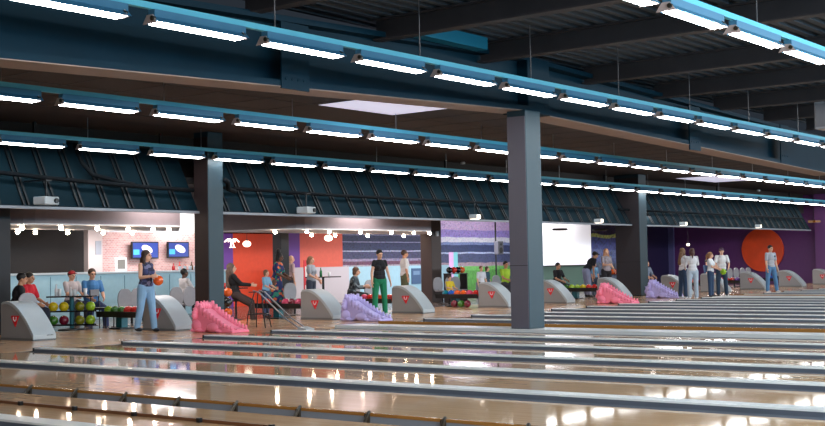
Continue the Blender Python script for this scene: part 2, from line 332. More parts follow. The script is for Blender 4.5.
# ---------------------------------------------------------------- slanting canopy above the approach
def canopy(x0, x1, label):
    t = thing('canopy', label, 'canopy', (x0, 21.2, 2.62)); L_ = x1-x0; k = .55; h = 1.45
    bm = B(); prism(bm, [(0, 0), (k*h, h), (k*h+.08, h), (.08, 0)], 'x', 0, L_); obj('panel', bm, CANOPY, t)
    bm = B(); x = .3
    while x < L_-.1:
        for dx in (0, .11):
            prism(bm, [(-.035, .02), (k*(h-.05)-.035, h-.05), (k*(h-.05)+.01, h-.05), (.01, .02)], 'x', x+dx, x+dx+.045)
        x += .66
    obj('battens', bm, SEAM, t)
    bm = B(); box(bm, 0, L_, -.04, .1, -.055, 0); obj('edge_trim', bm, TRIMW, t)
    for x in (.4, L_*.5, L_-.4):
        bm = B(); box(bm, x-.03, x+.03, k*h+.0, k*h+.06, h-.02, 1.84); obj('hanger', bm, SEAM, t)
    return t
canopy(11.5, 19.1, 'dark teal slanting canopy with black battens, left bay over the bar')
canopy(19.62, 40.05, 'dark teal slanting canopy with black battens, long middle bay between the columns')
canopy(40.75, 58.2, 'dark teal slanting canopy with black battens, right bay by the purple wall')
def pipe(label, pts, r=.035, cat='pipe', m=PIPEM, name='pipe'):
    bm = B(); tube(bm, pts, r); return tag(obj(name, bm, m, smooth=True), label, cat)
pipe('dark pipe run along the left canopy bay above the white projector', [(13.2, 21.35, 3.32), (15.0, 21.28, 3.22), (17.0, 21.25, 3.14), (19.0, 21.25, 3.1)], .045)
pipe('dark cable bundle bending down the left canopy from the light row', [(16.0, 21.62, 4.0), (16.1, 21.5, 3.6), (16.3, 21.42, 3.35), (16.9, 21.3, 3.22), (17.3, 21.25, 3.16)], .05, 'cable', PIPEM, 'cable')
pipe('dark pipe run along the middle canopy bay', [(20.0, 21.3, 3.2), (24, 21.3, 3.15), (30, 21.3, 3.15), (38.2, 21.3, 3.15)], .04)
pipe('dark pipe run along the right canopy bay', [(39.3, 21.3, 3.15), (48, 21.3, 3.15), (57.5, 21.3, 3.15)], .04)
pipe('elbow of cable clamped to the dark column right side', [(19.62, 20.86, 3.34), (19.8, 20.95, 3.3), (20.0, 21.15, 3.16), (20.3, 21.25, 3.12)], .06, 'cable', PIPEM, 'cable')

# ---------------------------------------------------------------- fluorescent light rows
Q = 1.865
fx = bpy.data.objects.new('strip_light', None)
def build_fixture():
    r = thing('strip_light', 'x', 'light', (0, 0, 0))
    bm = B(); prism(bm, [(-.12, .01), (-.055, .075), (-.055, .165), (.055, .165), (.055, .075), (.12, .01), (.11, .01), (.045, .07), (-.045, .07), (-.11, .01)], 'x', .08, 1.56); obj('tray', bm, TRAY, r)
    for s in (-1, 1):
        bm = B(); cone(bm, (.09, s*.042, .005), (1.47, s*.042, .005), .021, seg=10); obj('tube', bm, TUBE, r, smooth=True)
    for x in (.05, 1.5):
        bm = B(); prism(bm, [(-.125, -.005), (-.05, .10), (.05, .10), (.125, -.005)], 'x', x, x+.015); e = obj('end_plate', bm, mat('end_plate', (196, 176, 172), .4), r)
        bm = B(); cone(bm, (x-.02, -.055, .05), (x+.03, -.055, .05), .03, seg=8); obj('lamp_holder', bm, BRKT, e)
    return r
proto = build_fixture(); used = False
ROWS = [('nearest row at the top right', 12.80, 6.287, 4.177, -4, 12, 5.36), ('row before the big steel beam', 9.28, 11.16, 4.19, -1, 13, 5.36),
        ('row under the tiled ceiling', 13.24, 15.81, 3.87, -2, 18, 4.45), ('lowest row along the canopy', 17.24, 20.69, 3.79, -3, 23, 4.45)]
for nm, x0, y0, z0, a, b_, ztop in ROWS:
    for i in range(a, b_):
        lab = 'fluorescent strip light, %s from left in the %s' % (ORD[i-a], nm)
        loc = (x0+i*Q, y0, z0)
        if not used: r = proto; r.location = loc; r['label'] = lab; used = True
        else: r = dup(proto, loc, 0, lab)
        r['group'] = 'strip lights in the '+nm
    xa, xb = x0+a*Q-.3, x0+b_*Q
    t = thing('light_rail', 'long blue trunking rail of the '+nm, 'rail', (xa, y0, z0+.166))
    bm = B(); box(bm, 0, xb-xa, -.035, .035, 0, .075); obj('trunking', bm, RAIL, t)
    k = 0; x = 1.2
    while x < xb-xa and k < 12:
        bm = B(); cone(bm, (x, 0, .06), (x, 0, ztop-z0-.166), .009, seg=5); obj('hanging_rod', bm, STEEL, t); x += 3.1; k += 1
# small ceiling fittings
for (x, y, l) in ((30.7, 22.0, 'small white smoke detector under the dark ceiling, left of the middle column'), (54.2, 22.1, 'small white smoke detector under the dark ceiling near the right skylight')):
    bm = B(); lathe(bm, [(.02, 0), (.07, .01), (.08, .06), (.06, .08)]); o = obj('smoke_detector', bm, WHITE, smooth=True); o.location = (x, y, CZ-.08); tag(o, l, 'detector')
sbox('trim_7', DARKW, 8, 60.5, 22.35, 22.45, 3.5, 4.45)
# ================================================================ LANES
XC = [4.35, 6.2, None, 10.1, 12.1, 13.9, 15.8, 17.6, None, 22.6, 24.5, 26.3, 28.2, 30.05, 31.9, 33.8, 35.66, 37.5, None, 40.9, 42.75, 44.6, 46.45, 48.3, 50.15, 52.0, 53.85, 55.7, 57.55, 59.4]
Y0 = -1.6
def gutter_bm(x0, x1, ya, yb):
    """concave channel from the lane edge at x0 to x1, seen as one open trough with thickness"""
    n = 6; w = x1-x0; top = [(x0+w*k/n, -.01-.085*math.sin(math.pi*k/n)**.6) for k in range(n+1)]
    pts = top+[(x1, -.16), (x0, -.16)]
    bm = B(); prism(bm, pts, 'y', ya, yb); return bm
def lane(x0, x1, lab):
    bm = B(); box(bm, x0, x1, Y0, FOUL-.012, -.12, 0); o = obj('bowling_lane', bm, WOOD); tag(o, lab, 'lane', 'bowling lanes')
edges = []   # wood intervals
left = None; li = 0; di = 0
def divider(xc, lab):
    t = thing('lane_divider', lab, 'divider', (xc, 0, 0), 0, 'lane dividers')
    ca = xc-.125
    bm = B(); prism(bm, [(-.128, .034), (-.118, .05), (.118, .05), (.128, .034)], 'y', Y0, FOUL-.1); obj('cap', bm, CAP, t)
    bm = B(); box(bm, -.124, .124, Y0, FOUL-.1, -.12, .035); obj('cap_base', bm, GUT, t)
    for s in (-1, 1):
        a, b_ = (-.36, -.126) if s < 0 else (.126, .36)
        obj('gutter', gutter_bm(a, b_, Y0, FOUL-.1), GUT, t)
    bm = B(); box(bm, -.36, .36, FOUL-.1, FOUL-.01, -.12, .0); cone(bm, (0, FOUL-.1, -.005), (0, FOUL-.03, -.005), .06, .03, 10); box(bm, -.13, .13, FOUL-.12, FOUL-.08, 0, .052); obj('end_block', bm, BLACK, t)
prev_edge = 2.0
for k, xc in enumerate(XC):
    if xc is None: 
        continue
    lo, hi = xc-.36, xc+.36
    side = 'from the near edge of the floor'
    divider(xc, 'white-capped lane divider with dark gutters, %s %s' % (ORD[di], side)); di += 1
    if k and XC[k-1] is None: edges.append((None, lo, k))
    else: edges.append((prev_edge, lo, k))
    prev_edge = hi
names = 0
lanes = []
for a, b_, k in edges:
    if a is not None: lanes.append((a, b_))
# lanes beside the column strips
strips = [(6.56, 7.15, 7.85, 8.28, 9.74), (17.96, 19.38, 20.12, 20.85, 22.24), (37.86, 38.2, 39.3, 39.7, 40.54)]
for n, (e0, s0, s1, e1, e2) in enumerate(strips):
    nm = ['nearest column strip, crossing the bottom left of the floor', 'column strip under the thick middle column', 'far column strip by the dark wide column'][n]
    t = thing('column_strip', 'raised plank strip between lane pairs: '+nm, 'strip', (s0, 0, 0), 0)
    zt = [-.012, .05, .05][n]
    ye = FOUL-.1
    bm = B(); box(bm, 0, s1-s0, Y0, ye, -.12, zt); obj('deck', bm, WOOD if n == 0 else CAP, t)
    if n == 0:
        bm = B(); prism(bm, [(s1-s0+.002, -.16), (s1-s0+.002, -.1), (e1-s0-.045, -.115), (e1-s0-.03, -.02), (e1-s0-.002, -.02), (e1-s0-.002, -.16)], 'y', Y0, ye); obj('gutter', bm, mat('trough_plastic', (138, 142, 150), .45), t)
        bm = B(); box(bm, e1-s0-.035, e1-s0-.002, Y0, ye, -.02, .008); obj('oak_edge', bm, WOOD_ED, t)
    else:
        obj('gutter', gutter_bm(s1-s0+.002, e1-s0-.042, Y0, ye), GUT, t)
        bm = B(); box(bm, e1-s0-.04, e1-s0-.002, Y0, ye, -.12, .07); obj('oak_edge', bm, WOOD_ED, t)
    if n == 0:
        y = 12.79-.0
        while y > 3.4:
            bm = B(); tube(bm, [(e1-s0-.2, y-.08, -.075), (e1-s0-.06, y-.01, -.005), (e1-s0-.015, y+.01, .014)], .018, 6); box(bm, e1-s0-.06, e1-s0-.04, y-.02, y+.03, -.1, .0); obj('gutter_strap', bm, BRKT, t); y -= .83
        bm = B(); box(bm, -.03, 0, Y0, ye, -.1, .022); obj('brown_rail', bm, mat('brown_rail', (120, 76, 46), .4), t)
        y = 12.2
        while y > 4:
            bm = B(); box(bm, -.065, -.03, y-.02, y+.02, -.005, .034); obj('rail_post', bm, BLKMET, t); y -= .86
        bm = B(); box(bm, e0-s0+.002, -.032, Y0, ye, -.12, -.005); obj('plank', bm, WOOD, t)
    else:
        obj('gutter', gutter_bm(e0-s0+(s0-e0-.34 if n == 1 else .002), -.002, Y0, ye), GUT, t)
    lanes.append((e1, e2))
    if n == 1: lanes.append((17.96, s0-.342))
lanes = sorted(l for l in lanes if l[1]-l[0] > .4)
for i, (a, b_) in enumerate(lanes):
    lane(a+.001, b_-.001, 'polished maple bowling lane, %s counting from the near edge of the floor' % ORD[min(i, 27)])
# ================================================================ BALL RETURNS
def hood_outline():
    pts = [(1.06, 0), (1.06, .66), (1.0, .715), (.88, .73)]
    for k in range(1, 13):
        a = k/12; pts.append((.88*(1-a**.85), .10+.63*(1-(a**.85)**1.9)))
    pts.append((0, 0)); return pts
HW = .5
def make_hood():
    t = thing('ball_return', 'x', 'ball return', (0, 0, 0))
    bm = B(); prism(bm, hood_outline(), 'x', .02, HW-.02); obj('body', bm, HOODG, t)
    o = hood_outline(); fr = o[2:]                        # curved cover strip over the top and nose
    inner = [(p[0]+.012, p[1]-.03) for p in fr]; outer = [(p[0]-.012, p[1]+.012 if p[1] > .05 else p[1]) for p in fr]
    bm = B(); prism(bm, outer+inner[::-1][0:0]+[(max(q[0]+.03, .01), max(q[1]-.035, 0)) for q in fr[::-1]], 'x', 0, HW); obj('front_cover', bm, HOODF, t)
    bm = B(); box(bm, -.0, HW, -.012, .05, 0, .03); box(bm, .0, .02, .02, 1.06, 0, .05); obj('kick_plate', bm, mat('kick_grey', (110, 108, 108), .5), t)
    e = obj('badge', (lambda b_: (prism(b_, [(.46, .47), (.70, .47), (.715, .445), (.58, .25)], 'x', .008, .02), b_)[1])(B()), RED, t); e['label'] = 'red triangle badge on the grey side'
    bm = B(); tube(bm, [(.006, .63, .445), (.006, .625, .395), (.006, .585, .365), (.006, .548, .39), (.006, .54, .445)], .012, 6); obj('badge_mark', bm, WHITE, e)
    return t
proto = make_hood()
HOODS = [(13.66, 'grey ball return hood with red triangle at the left edge'), (17.12, 'grey ball return hood just right of the walking woman with the ball'), (22.05, 'grey ball return hood left of the near lilac dinosaur'),
         (25.62, 'grey ball return hood in front of the man in white shirt'), (29.68, 'grey ball return hood just left of the thick middle column'), (32.95, 'grey ball return hood just right of the thick middle column'),
         (36.75, 'grey ball return hood half hidden behind the right pink dinosaur'), (41.5, 'grey ball return hood left of the two women in white tops'), (44.9, 'grey ball return hood behind the girl with the green ball'),
         (48.75, 'grey ball return hood left of the standing man in grey shirt'), (53.0, 'grey ball return hood right of the standing man in grey shirt'), (57.2, 'grey ball return hood at the right edge of the picture')]
for i, (x, lab) in enumerate(HOODS):
    if i == 0: r = proto; r.location = (x, 19.75, 0); r['label'] = lab
    else: r = dup(proto, (x, 19.75, 0), 0, lab)
    r['group'] = 'ball return hoods along the approach'
bm = B()
for k in range(5): box(bm, HW-.2+.03*k, HW-.2+.03*k+.018, -.016, -.011, .09, .105+.004*(k % 2))
o = obj('maker_lettering', bm, BLACK, proto)
# racks behind hoods (each along the approach) and their balls
BALLC = {'lime': (150, 190, 40), 'green': (60, 120, 40), 'red': (214, 44, 36), 'orange': (240, 96, 30), 'blue': (30, 90, 190), 'teal': (20, 130, 150), 'maroon': (120, 24, 48), 'pink': (226, 70, 110), 'purple': (110, 50, 150), 'yellow': (214, 190, 30), 'black': (24, 24, 28), 'olive': (128, 130, 30)}
BR = .108
bme = B(); sph(bme, (0, 0, 0), BR, n=20)
_bm_mesh = {}
def ball(x, y, z, c, lab, group):
    if c not in _bm_mesh:
        bm = B(); sph(bm, (0, 0, 0), BR, n=20); me = bpy.data.meshes.new('bowling_ball_'+c); bm.to_mesh(me); bm.free(); me.polygons.foreach_set('use_smooth', [True]*len(me.polygons))
        me.materials.append(mat('ball_'+c, BALLC[c], .14, noise=.35, nscale=14, coat=.4)); _bm_mesh[c] = me
    o = bpy.data.objects.new('bowling_ball', _bm_mesh[c]); COL.objects.link(o); o.location = (x, y, z); return tag(o, lab, 'bowling ball', group)
bme.free()
def rack(x, lab):
    t = thing('ball_rack', lab, 'ball rack', (x, 20.86, 0), 0, 'ball racks behind the return hoods')
    bm = B()
    prism(bm, [(-.23, .26), (.23, .26), (.25, .38), (.21, .38), (.17, .30), (-.17, .30), (-.21, .38), (-.25, .38)], 'y', 0, 1.55); obj('tray', bm, BLACK, t, bevel=.008)
    bm = B(); box(bm, -.09, .09, .85, 1.05, .03, .26); obj('leg', bm, TEALM, t, bevel=.01)
    bm = B(); box(bm, -.2, .2, .75, 1.15, 0, .03); obj('foot', bm, BLKMET, t)
    bm = B(); box(bm, -.02, .02, .0, 1.55, .385, .40); tube(bm, [(-.24, 0, .38), (-.24, 1.55, .38)], .012, 6); tube(bm, [(.24, 0, .38), (.24, 1.55, .38)], .012, 6); obj('rail', bm, BLKMET, t)
    return t
def rackballs(x, cols, where, dy0=.12):
    g = 'bowling balls on the rack '+where
    y = 20.86+dy0
    for i, c in enumerate(cols):
        if c: ball(x-.12, y, .405+.0, c, '%s bowling ball on rack %s, %s from its hood' % (c, where, ORD[i]), g)
        y += .225
RK = [(17.37, 'black ball rack with teal leg left of the walking woman', 'left of the walking woman', ['maroon', 'red', 'red', 'green', 'green', 'lime']),
      (22.3, 'black ball rack in front of the woman in floral dress', 'by the floral dress', ['pink', 'maroon', 'pink', None, None, 'red']),
      (25.87, 'black ball rack beside the woman in green trousers', 'by the green trousers', ['red', 'orange', 'red', 'red', 'pink']),
      (29.93, 'black ball rack with two tiers before the football mural', 'before the football mural', ['red', 'pink', 'orange', 'orange', 'blue', 'teal']),
      (33.2, 'black ball rack hidden behind the thick middle column', 'behind the middle column', ['red', 'orange']),
      (37.0, 'black ball rack in front of the man leaning over', 'by the leaning man', ['red', 'red', 'yellow', 'lime', 'lime', 'green']),
      (41.25, 'black ball rack left of the far ball return by the lilac dinosaur', 'by the far lilac dinosaur', ['orange', 'red', 'orange', 'maroon']),
      (45.15, 'black ball rack between the women in white and the girl', 'between the white tops and girl', ['maroon', 'orange', 'red', 'orange']),
      (49.0, 'black ball rack to the right of the man in a cap', 'right of the man in the cap', ['purple', 'red', 'red', 'pink', 'purple']),
      (53.25, 'black ball rack behind the man in grey shirt', 'behind the man in grey', ['black', 'blue'])]
for x, lab, wh, cols in RK:
    rack(x, lab); rackballs(x, cols, wh)
for i, c in enumerate(('maroon', 'green', 'maroon')): ball(29.6-.06, 21.1+.24*i, BR, c, '%s bowling ball on the floor under the two-tier rack, %s from the hood' % (c, ORD[i]), 'bowling balls under the mural rack')
# free standing two tier rack with bar table top (left)
t = thing('ball_stand', 'two-tier black ball stand with a small table top, left of the man in blue', 'ball rack', (16.63, 22.6, 0))
def at_screen(u, v): return (u*_s+v*_c*.0, -u*_c, 0)
ux, uy = _s, -_c                                             # across the view
bm = B(); 
for z in (.13, .43):
    for d in (-.2, .2):
        tube(bm, [(ux*-.52+_c*d*.4, uy*-.52+_s*d*.4, z-.02), (ux*.52+_c*d*.4, uy*.52+_s*d*.4, z-.02)], .018, 6)
obj('shelf_rails', bm, BLKMET, t)
bm = B(); cone(bm, (0, 0, .03), (0, 0, .72), .05, seg=12); obj('post', bm, TEALM, t)
bm = B(); lathe(bm, [(.3, 0), (.3, .02), (.05, .04)]); obj('base', bm, BLACK, t)
bm = B(); R_ = Matrix.Rotation(math.atan2(uy, ux), 4, 'Z'); box(bm, -.5, .5, -.22, .22, .72, .75, R_); obj('table_top', bm, mat('table_dark', (40, 38, 40), .25), t)
for lv, z, cs in (('upper', .515, ['yellow', 'yellow', 'olive', 'lime']), ('lower', .215, ['green', 'maroon', 'olive', 'lime'])):
    for i, c in enumerate(cs):
        d = (-.41, -.175, .175, .41)[i]; ball(16.63+ux*d, 22.6+uy*d, z, c, '%s bowling ball on the %s tier of the left ball stand, %s from the left' % (c, lv, ORD[i]), 'bowling balls on the left stand')
def bottle(x, y, z, m, lab, h=.24, r=.035, g=None):
    bm = B(); lathe(bm, [(r, 0), (r, h*.55), (r*.4, h*.75), (r*.4, h)], seg=10); o = obj('bottle', bm, m, smooth=True); o.location = (x, y, z); return tag(o, lab, 'bottle', g)
def cup(x, y, z, m, lab, h=.13, r=.042, g=None):
    bm = B(); lathe(bm, [(r*.8, 0), (r, h), (r*.85, h), (r*.7, .01)], seg=10); o = obj('cup', bm, m, smooth=True); o.location = (x, y, z); return tag(o, lab, 'cup', g)
for i, (d, h) in enumerate(((-.34, .26), (-.27, .16), (-.02, .2), (.06, .14), (.3, .16))):
    f_ = bottle if h > .18 else cup
    f_(16.63+ux*d, 22.6+uy*d, .75, GLASSW, 'clear %s on the left ball stand, %s item from the left' % ('bottle' if h > .18 else 'cup', ORD[i]), h=h, g='drinks on the left ball stand')
# small rack with orange balls right of the dark column
t = thing('ball_stand', 'slim black ball stand with orange balls beside the left dark column', 'ball rack', (20.35, 21.7, 0))
bm = B(); cone(bm, (0, 0, 0), (0, 0, .82), .025); obj('post', bm, BLKMET, t)
bm = B(); lathe(bm, [(.16, 0), (.16, .02), (.03, .03)]); obj('base', bm, BLACK, t)
for z in (.12, .36, .60):
    bm = B(); lathe(bm, [(.05, z), (.14, z+.02), (.14, z+.035), (.05, z+.02)]); obj('cup_ring', bm, BLKMET, t)
for i, (z, c) in enumerate(((.24, 'orange'), (.48, 'black'), (.72, 'orange'))): ball(20.35-.01, 21.7-.13, z, c, '%s bowling ball, %s from the floor on the slim stand by the column' % (c, ORD[i]), 'balls on the slim stand')

# ================================================================ DINOSAUR RAMPS
def dino(loc, rz, m, lab, sc=1.0):
    """child's ball ramp shaped like a crouching horned dinosaur; nose at +y end, chute runs down to -y"""
    t = thing('dinosaur_ramp', lab, 'ball ramp', loc, rz, 'dinosaur ball ramps'); t.scale = (sc, sc, sc)
    dark = mat('dinosaur_eye', (40, 24, 40), .4)
    bm = B(); prism(bm, [(-.75, 0), (-.75, .05), (-.5, .10), (-.1, .27), (.15, .40), (.32, .44), (.42, .40), (.42, .06), (.36, 0), (.1, 0), (0, .06), (-.12, .09), (-.28, .06), (-.36, 0)], 'x', -.24, .24); obj('body', bm, m, t, bevel=.03)
    bm = B(); prism(bm, [(-.74, .055), (-.5, .11), (-.1, .285), (.2, .45), (.2, .47), (-.1, .305), (-.5, .128), (-.74, .07)], 'x', -.1, .1); obj('chute', bm, m, t)
    for s in (-1, 1):                                          # two scalloped crests along the chute
        bm = B()
        for k in range(11):
            a = k/10; y = .30-.98*a; zb = .47-.44*a**.85
            zb = max(zb, .06)
            r = .10-.045*a
            sph(bm, (s*.19, y, zb), r, (.62, 1.0, 1.15), n=10)
            cone(bm, (s*.19, y, zb), (s*.215, y, zb+r*1.6), r*.7, r*.3, 8)
        obj('crest', bm, m, t, smooth=True)
        bm = B(); sph(bm, (s*.2, .30, .13), .15, (.75, 1.05, .95), n=14); sph(bm, (s*.235, .38, .045), .075, (1, 1.1, .6), n=10); sph(bm, (s*.24, .2, .045), .075, (1, 1.1, .6), n=10); obj('front_leg', bm, m, t, smooth=True)
        bm = B(); sph(bm, (s*.225, -.18, .10), .12, (.6, 1.5, .8), n=12); sph(bm, (s*.24, -.36, .035), .06, (1, 1.4, .6), n=10); obj('rear_leg', bm, m, t, smooth=True)
        bm = B(); sph(bm, (s*.215, .37, .345), .03, n=10); obj('eye', bm, dark, t, smooth=True)
    bm = B(); sph(bm, (0, .40, .30), .2, (1.1, .8, .8), n=16); sph(bm, (0, .52, .22), .12, (1.2, .7, .8), n=12); cone(bm, (0, .52, .3), (0, .60, .40), .04, .008, 8)
    obj('head', bm, m, t, smooth=True)
    bm = B()
    for k in range(13):
        a = math.pi*k/12; x, z = .27*math.cos(a), .34+.20*math.sin(a); sph(bm, (x, .31, z), .08, (.9, .7, 1), n=10); cone(bm, (x, .31, z), (x*1.25, .33, .34+.3*math.sin(a)), .05, .02, 8)
    obj('frill', bm, m, t, smooth=True)
dino((17.2, 18.62, 0), 0, PINKD, 'pink spiny dinosaur ball ramp by the left dark column')
dino((22.0, 18.78, 0), 0, LILD, 'lilac spiny dinosaur ball ramp in front of the woman in green trousers')
dino((33.15, 18.2, 0), 0, PINKD, 'pink spiny dinosaur ball ramp right of the thick middle column')
dino((38.2, 19.15, 0), 0, LILD, 'lilac spiny dinosaur ball ramp left of the two women in white', 1.0)
# ================================================================ METAL RAMP
t = thing('metal_ramp', 'tubular steel ball ramp on legs sloping down to the lane', 'ball ramp', (18.75, 19.0, 0))
for s in (-1, 1):
    bm = B(); tube(bm, [(.09*s+.1, .1, .80), (.09*s+.08, -.1, .76), (.09*s-.1, -1.05, .22), (.09*s-.2, -1.55, .03), (.09*s-.22, -1.68, .012)], .016, 8); obj('rail', bm, STEEL, t, smooth=True)
for (x, y) in ((-.35, -.05), (-.05, -.32), (.12, .12), (.3, -.15)):
    bm = B(); tube(bm, [(x, y, 0), (x*.8, y*.8, .32), (x*.35+.06, y*.35, .78)], .013, 6); obj('leg', bm, BLKMET, t, smooth=True)
bm = B(); tube(bm, [(-.3, -.04, .3), (-.04, -.28, .3), (.26, -.13, .3), (.1, .1, .3), (-.3, -.04, .3)], .011, 6); tube(bm, [(-.2, .02, .77), (.32, -.02, .77)], .012, 6); obj('cross_bars', bm, BLKMET, t, smooth=True)
bm = B(); prism(bm, [(-1.75, 0), (-1.75, .02), (-1.55, .06), (-1.5, 0)], 'x', -.32, -.06); obj('shoe_plate', bm, HOODF, t)

# ================================================================ PROJECTORS, LAMPS
def projector(x, y, z, lab):
    t = thing('projector', lab, 'projector', (x, y, z), .2)
    bm = B(); box(bm, -.2, .2, -.16, .16, -.08, .08); obj('body', bm, HOODF, t, bevel=.02)
    bm = B(); cone(bm, (.1, -.16, 0), (.1, -.2, 0), .05, seg=12); obj('lens', bm, BLACK, t)
    bm = B(); cone(bm, (0, 0, .08), (0, 0, .42), .018); box(bm, -.08, .08, -.08, .08, .40, .42); box(bm, -.02, .02, 0, .58, .40, .43); obj('mount', bm, BLKMET, t)
projector(14.71, 20.8, 2.71, 'white projector hanging from the left canopy bay')
projector(22.3, 20.8, 2.70, 'white projector hanging from the canopy above the rounded bulkhead')
for x, lab in ((29.5, 'bright white work lamp hanging from the canopy left of the middle column'), (36.85, 'bright white work lamp under the canopy above the projection screen'), (43.4, 'bright white work lamp under the canopy beside the pale column'), (50.72, 'bright white work lamp under the canopy near the orange disc')):
    t = thing('work_lamp', lab, 'lamp', (x, 20.75, 2.64), .3, 'hanging work lamps')
    bm = B(); box(bm, -.17, .17, -.12, .12, -.03, .10); obj('housing', bm, HOODF, t, bevel=.015)
    bm = B(); box(bm, -.15, .15, -.135, -.12, -.02, .09); box(bm, -.15, .15, -.1, .1, -.04, -.03); obj('glass', bm, LAMPW, t)
    bm = B(); cone(bm, (0, 0, .1), (0, 0, .48), .014); box(bm, -.02, .02, 0, .6, .46, .49); obj('stem', bm, BLKMET, t)
t = thing('loudspeaker', 'grey box loudspeaker cut by the right edge, high under the roof', 'speaker', (23.0, 8.0, 3.72))
bm = B(); box(bm, -.1, .3, -.2, .2, 0, .52); obj('cabinet', bm, mat('speaker_grey', (150, 150, 156), .5), t, bevel=.02)
bm = B(); box(bm, -.12, -.1, -.16, .16, .04, .48); obj('grille', bm, mat('grille_grey', (110, 110, 116), .6), t)
bm = B(); cone(bm, (.1, 0, .52), (.1, 0, 1.64), .012); obj('bracket', bm, STEEL, t)
# bare bulbs along the bulkheads
def bulbs(pts, where):
    for i, (x, y, z) in enumerate(pts):
        t = thing('light_bulb', 'glowing bare bulb, %s from the left along the %s' % (ORD[i], where), 'bulb', (x, y, z), 0, 'bulbs along the '+where)
        bm = B(); sph(bm, (0, 0, -.05), .05, n=12); obj('globe', bm, BULB, t, smooth=True)
        bm = B(); cone(bm, (0, 0, -.015), (0, 0, .02), .022, seg=8); obj('socket', bm, BLKMET, t)
z = 2.32
bulbs([(15.45, 23.95, z), (15.95, 23.45, z), (16.85, 23.27, z), (17.85, 23.27, z), (18.75, 23.27, z), (19.5, 23.27, z), (20.0, 23.27, z)], 'front edge of the bar bulkhead')
bulbs([(17.5, 25.9, z), (18.0, 25.9, z), (18.95, 25.9, z), (20.05, 25.9, z), (21.0, 25.9, z)], 'back edge of the bar bulkhead')
bulbs([(24.35, 23.9, z), (25.05, 23.35, z), (25.9, 23.27, z), (27.25, 23.27, z), (28.7, 23.27, z), (29.8, 23.27, z), (30.6, 23.27, z)], 'front edge of the lounge bulkhead')
bulbs([(28.0, 25.9, z), (29.1, 25.9, z), (30.7, 25.9, z), (32.6, 25.9, z)], 'back edge of the lounge bulkhead')

# ================================================================ BAR
t = thing('bar_counter', 'long pale blue bar counter with thin top behind the seats', 'counter', (15.6, 27, 0))
bm = B(); box(bm, 0, 9.9, 0, .7, 0, 1.2); obj('front', bm, BLUEC, t)
bm = B(); box(bm, -.05, 9.95, -.12, .75, 1.2, 1.26); obj('counter_top', bm, mat('counter_top', (196, 206, 214), .25), t, bevel=.01)
bm = B()
for k in range(12): box(bm, .4+.8*k, .415+.8*k, -.012, 0, .1, 1.15)
obj('panel_joints', bm, mat('joint_blue', (96, 140, 164), .5), t)
t = thing('back_bar', 'low white back shelf along the brick wall', 'shelf', (22.7, 29.5, 0))
bm = B(); box(bm, 0, 4.4, 0, .48, 0, 1.18); obj('cabinet', bm, WHITE, t)
bm = B(); box(bm, -.03, 4.43, -.03, .48, 1.18, 1.22); obj('shelf_top', bm, BLACK, t)
def tv(x0, x1, z0, z1, y, lab):
    t = thing('television', lab, 'television', ((x0+x1)/2, y, (z0+z1)/2)); w, h = (x1-x0)/2, (z1-z0)/2
    bm = B(); box(bm, -w, w, 0, .07, -h, h); obj('bezel', bm, BLACK, t, bevel=.008)
    m = mat('tv_blue', (30, 50, 120), .4, emit=(40, 70, 160), estr=.6); bm = B(); box(bm, -w+.04, w-.04, -.006, 0, -h+.04, h-.04); s_ = obj('screen', bm, m, t)
    bm = B(); sph(bm, (.06, -.008, .03), .15, (1.5, .03, .75), Matrix.Rotation(.35, 3, 'Y'), n=14); obj('picture_figure', bm, mat('tv_white', (230, 220, 226), .5, emit=(236, 214, 222), estr=.9), s_, smooth=False)
    bm = B(); box(bm, -w+.05, -w+.28, -.011, -.007, -.14, .02); obj('picture_panel', bm, mat('tv_cyan', (60, 150, 210), .5, emit=(70, 170, 220), estr=.8), s_)
    bm = B(); box(bm, -.1, .1, .07, .2, -.1, .1); obj('wall_bracket', bm, BLKMET, t)
tv(24.1, 25.15, 1.63, 2.16, 29.75, 'wall television with blue picture, left of two above the bar')
tv(25.52, 26.4, 1.65, 2.16, 29.75, 'wall television with blue picture, right of two above the bar')
t = thing('bar_pillar', 'white square pillar with picture frame left of the brick wall', 'pillar', (22.09, 29.0, 0))
bm = B(); box(bm, -.25, .25, -.1, .1, 0, 2.5); obj('shaft', bm, mat('pillar_white', (222, 206, 204), .6), t)
bm = B(); box(bm, .0, .2, -.12, -.1, 1.75, 2.15); obj('menu_card', bm, mat('card_grey', (176, 178, 190), .5), t)
t = thing('picture_frame', 'small white framed picture leaning on the bar pillar', 'picture', (21.9, 27.5, 1.26))
bm = B(); box(bm, -.2, .2, 0, .03, 0, .40); obj('frame', bm, WHITE, t, bevel=.006)
bm = B(); box(bm, -.13, .13, -.006, 0, .07, .33); obj('print', bm, mat('print_grey', (120, 116, 110), .5), t)
bm = B(); box(bm, -.02, .02, .03, .12, 0, .25); obj('easel_back', bm, BLACK, t)
for i, (x, c, h) in enumerate(((25.7, (180, 40, 44), .26), (25.95, (196, 60, 50), .3), (26.2, (220, 150, 130), .22), (26.45, (90, 60, 40), .3), (26.65, (200, 190, 180), .24))):
    bottle(x, 29.7, 1.22, mat('bottle_%d' % i, c, .2), 'bottle on the back shelf of the bar, %s from the left' % ORD[i], h=h, r=.05, g='bottles on the bar back shelf')
for i, x in enumerate((23.9, 24.1, 24.3, 24.5)):
    cup(x, 27.35, 1.26, mat('cup_silver', (190, 200, 208), .2), 'pale cup standing on the blue bar counter, %s from the left' % ORD[i], h=.12, r=.05, g='cups on the bar counter')
t = thing('till', 'small white till on the right end of the bar counter', 'till', (24.9, 27.3, 1.26))
bm = B(); box(bm, -.2, .2, -.15, .15, 0, .1); obj('base', bm, WHITE, t, bevel=.01)
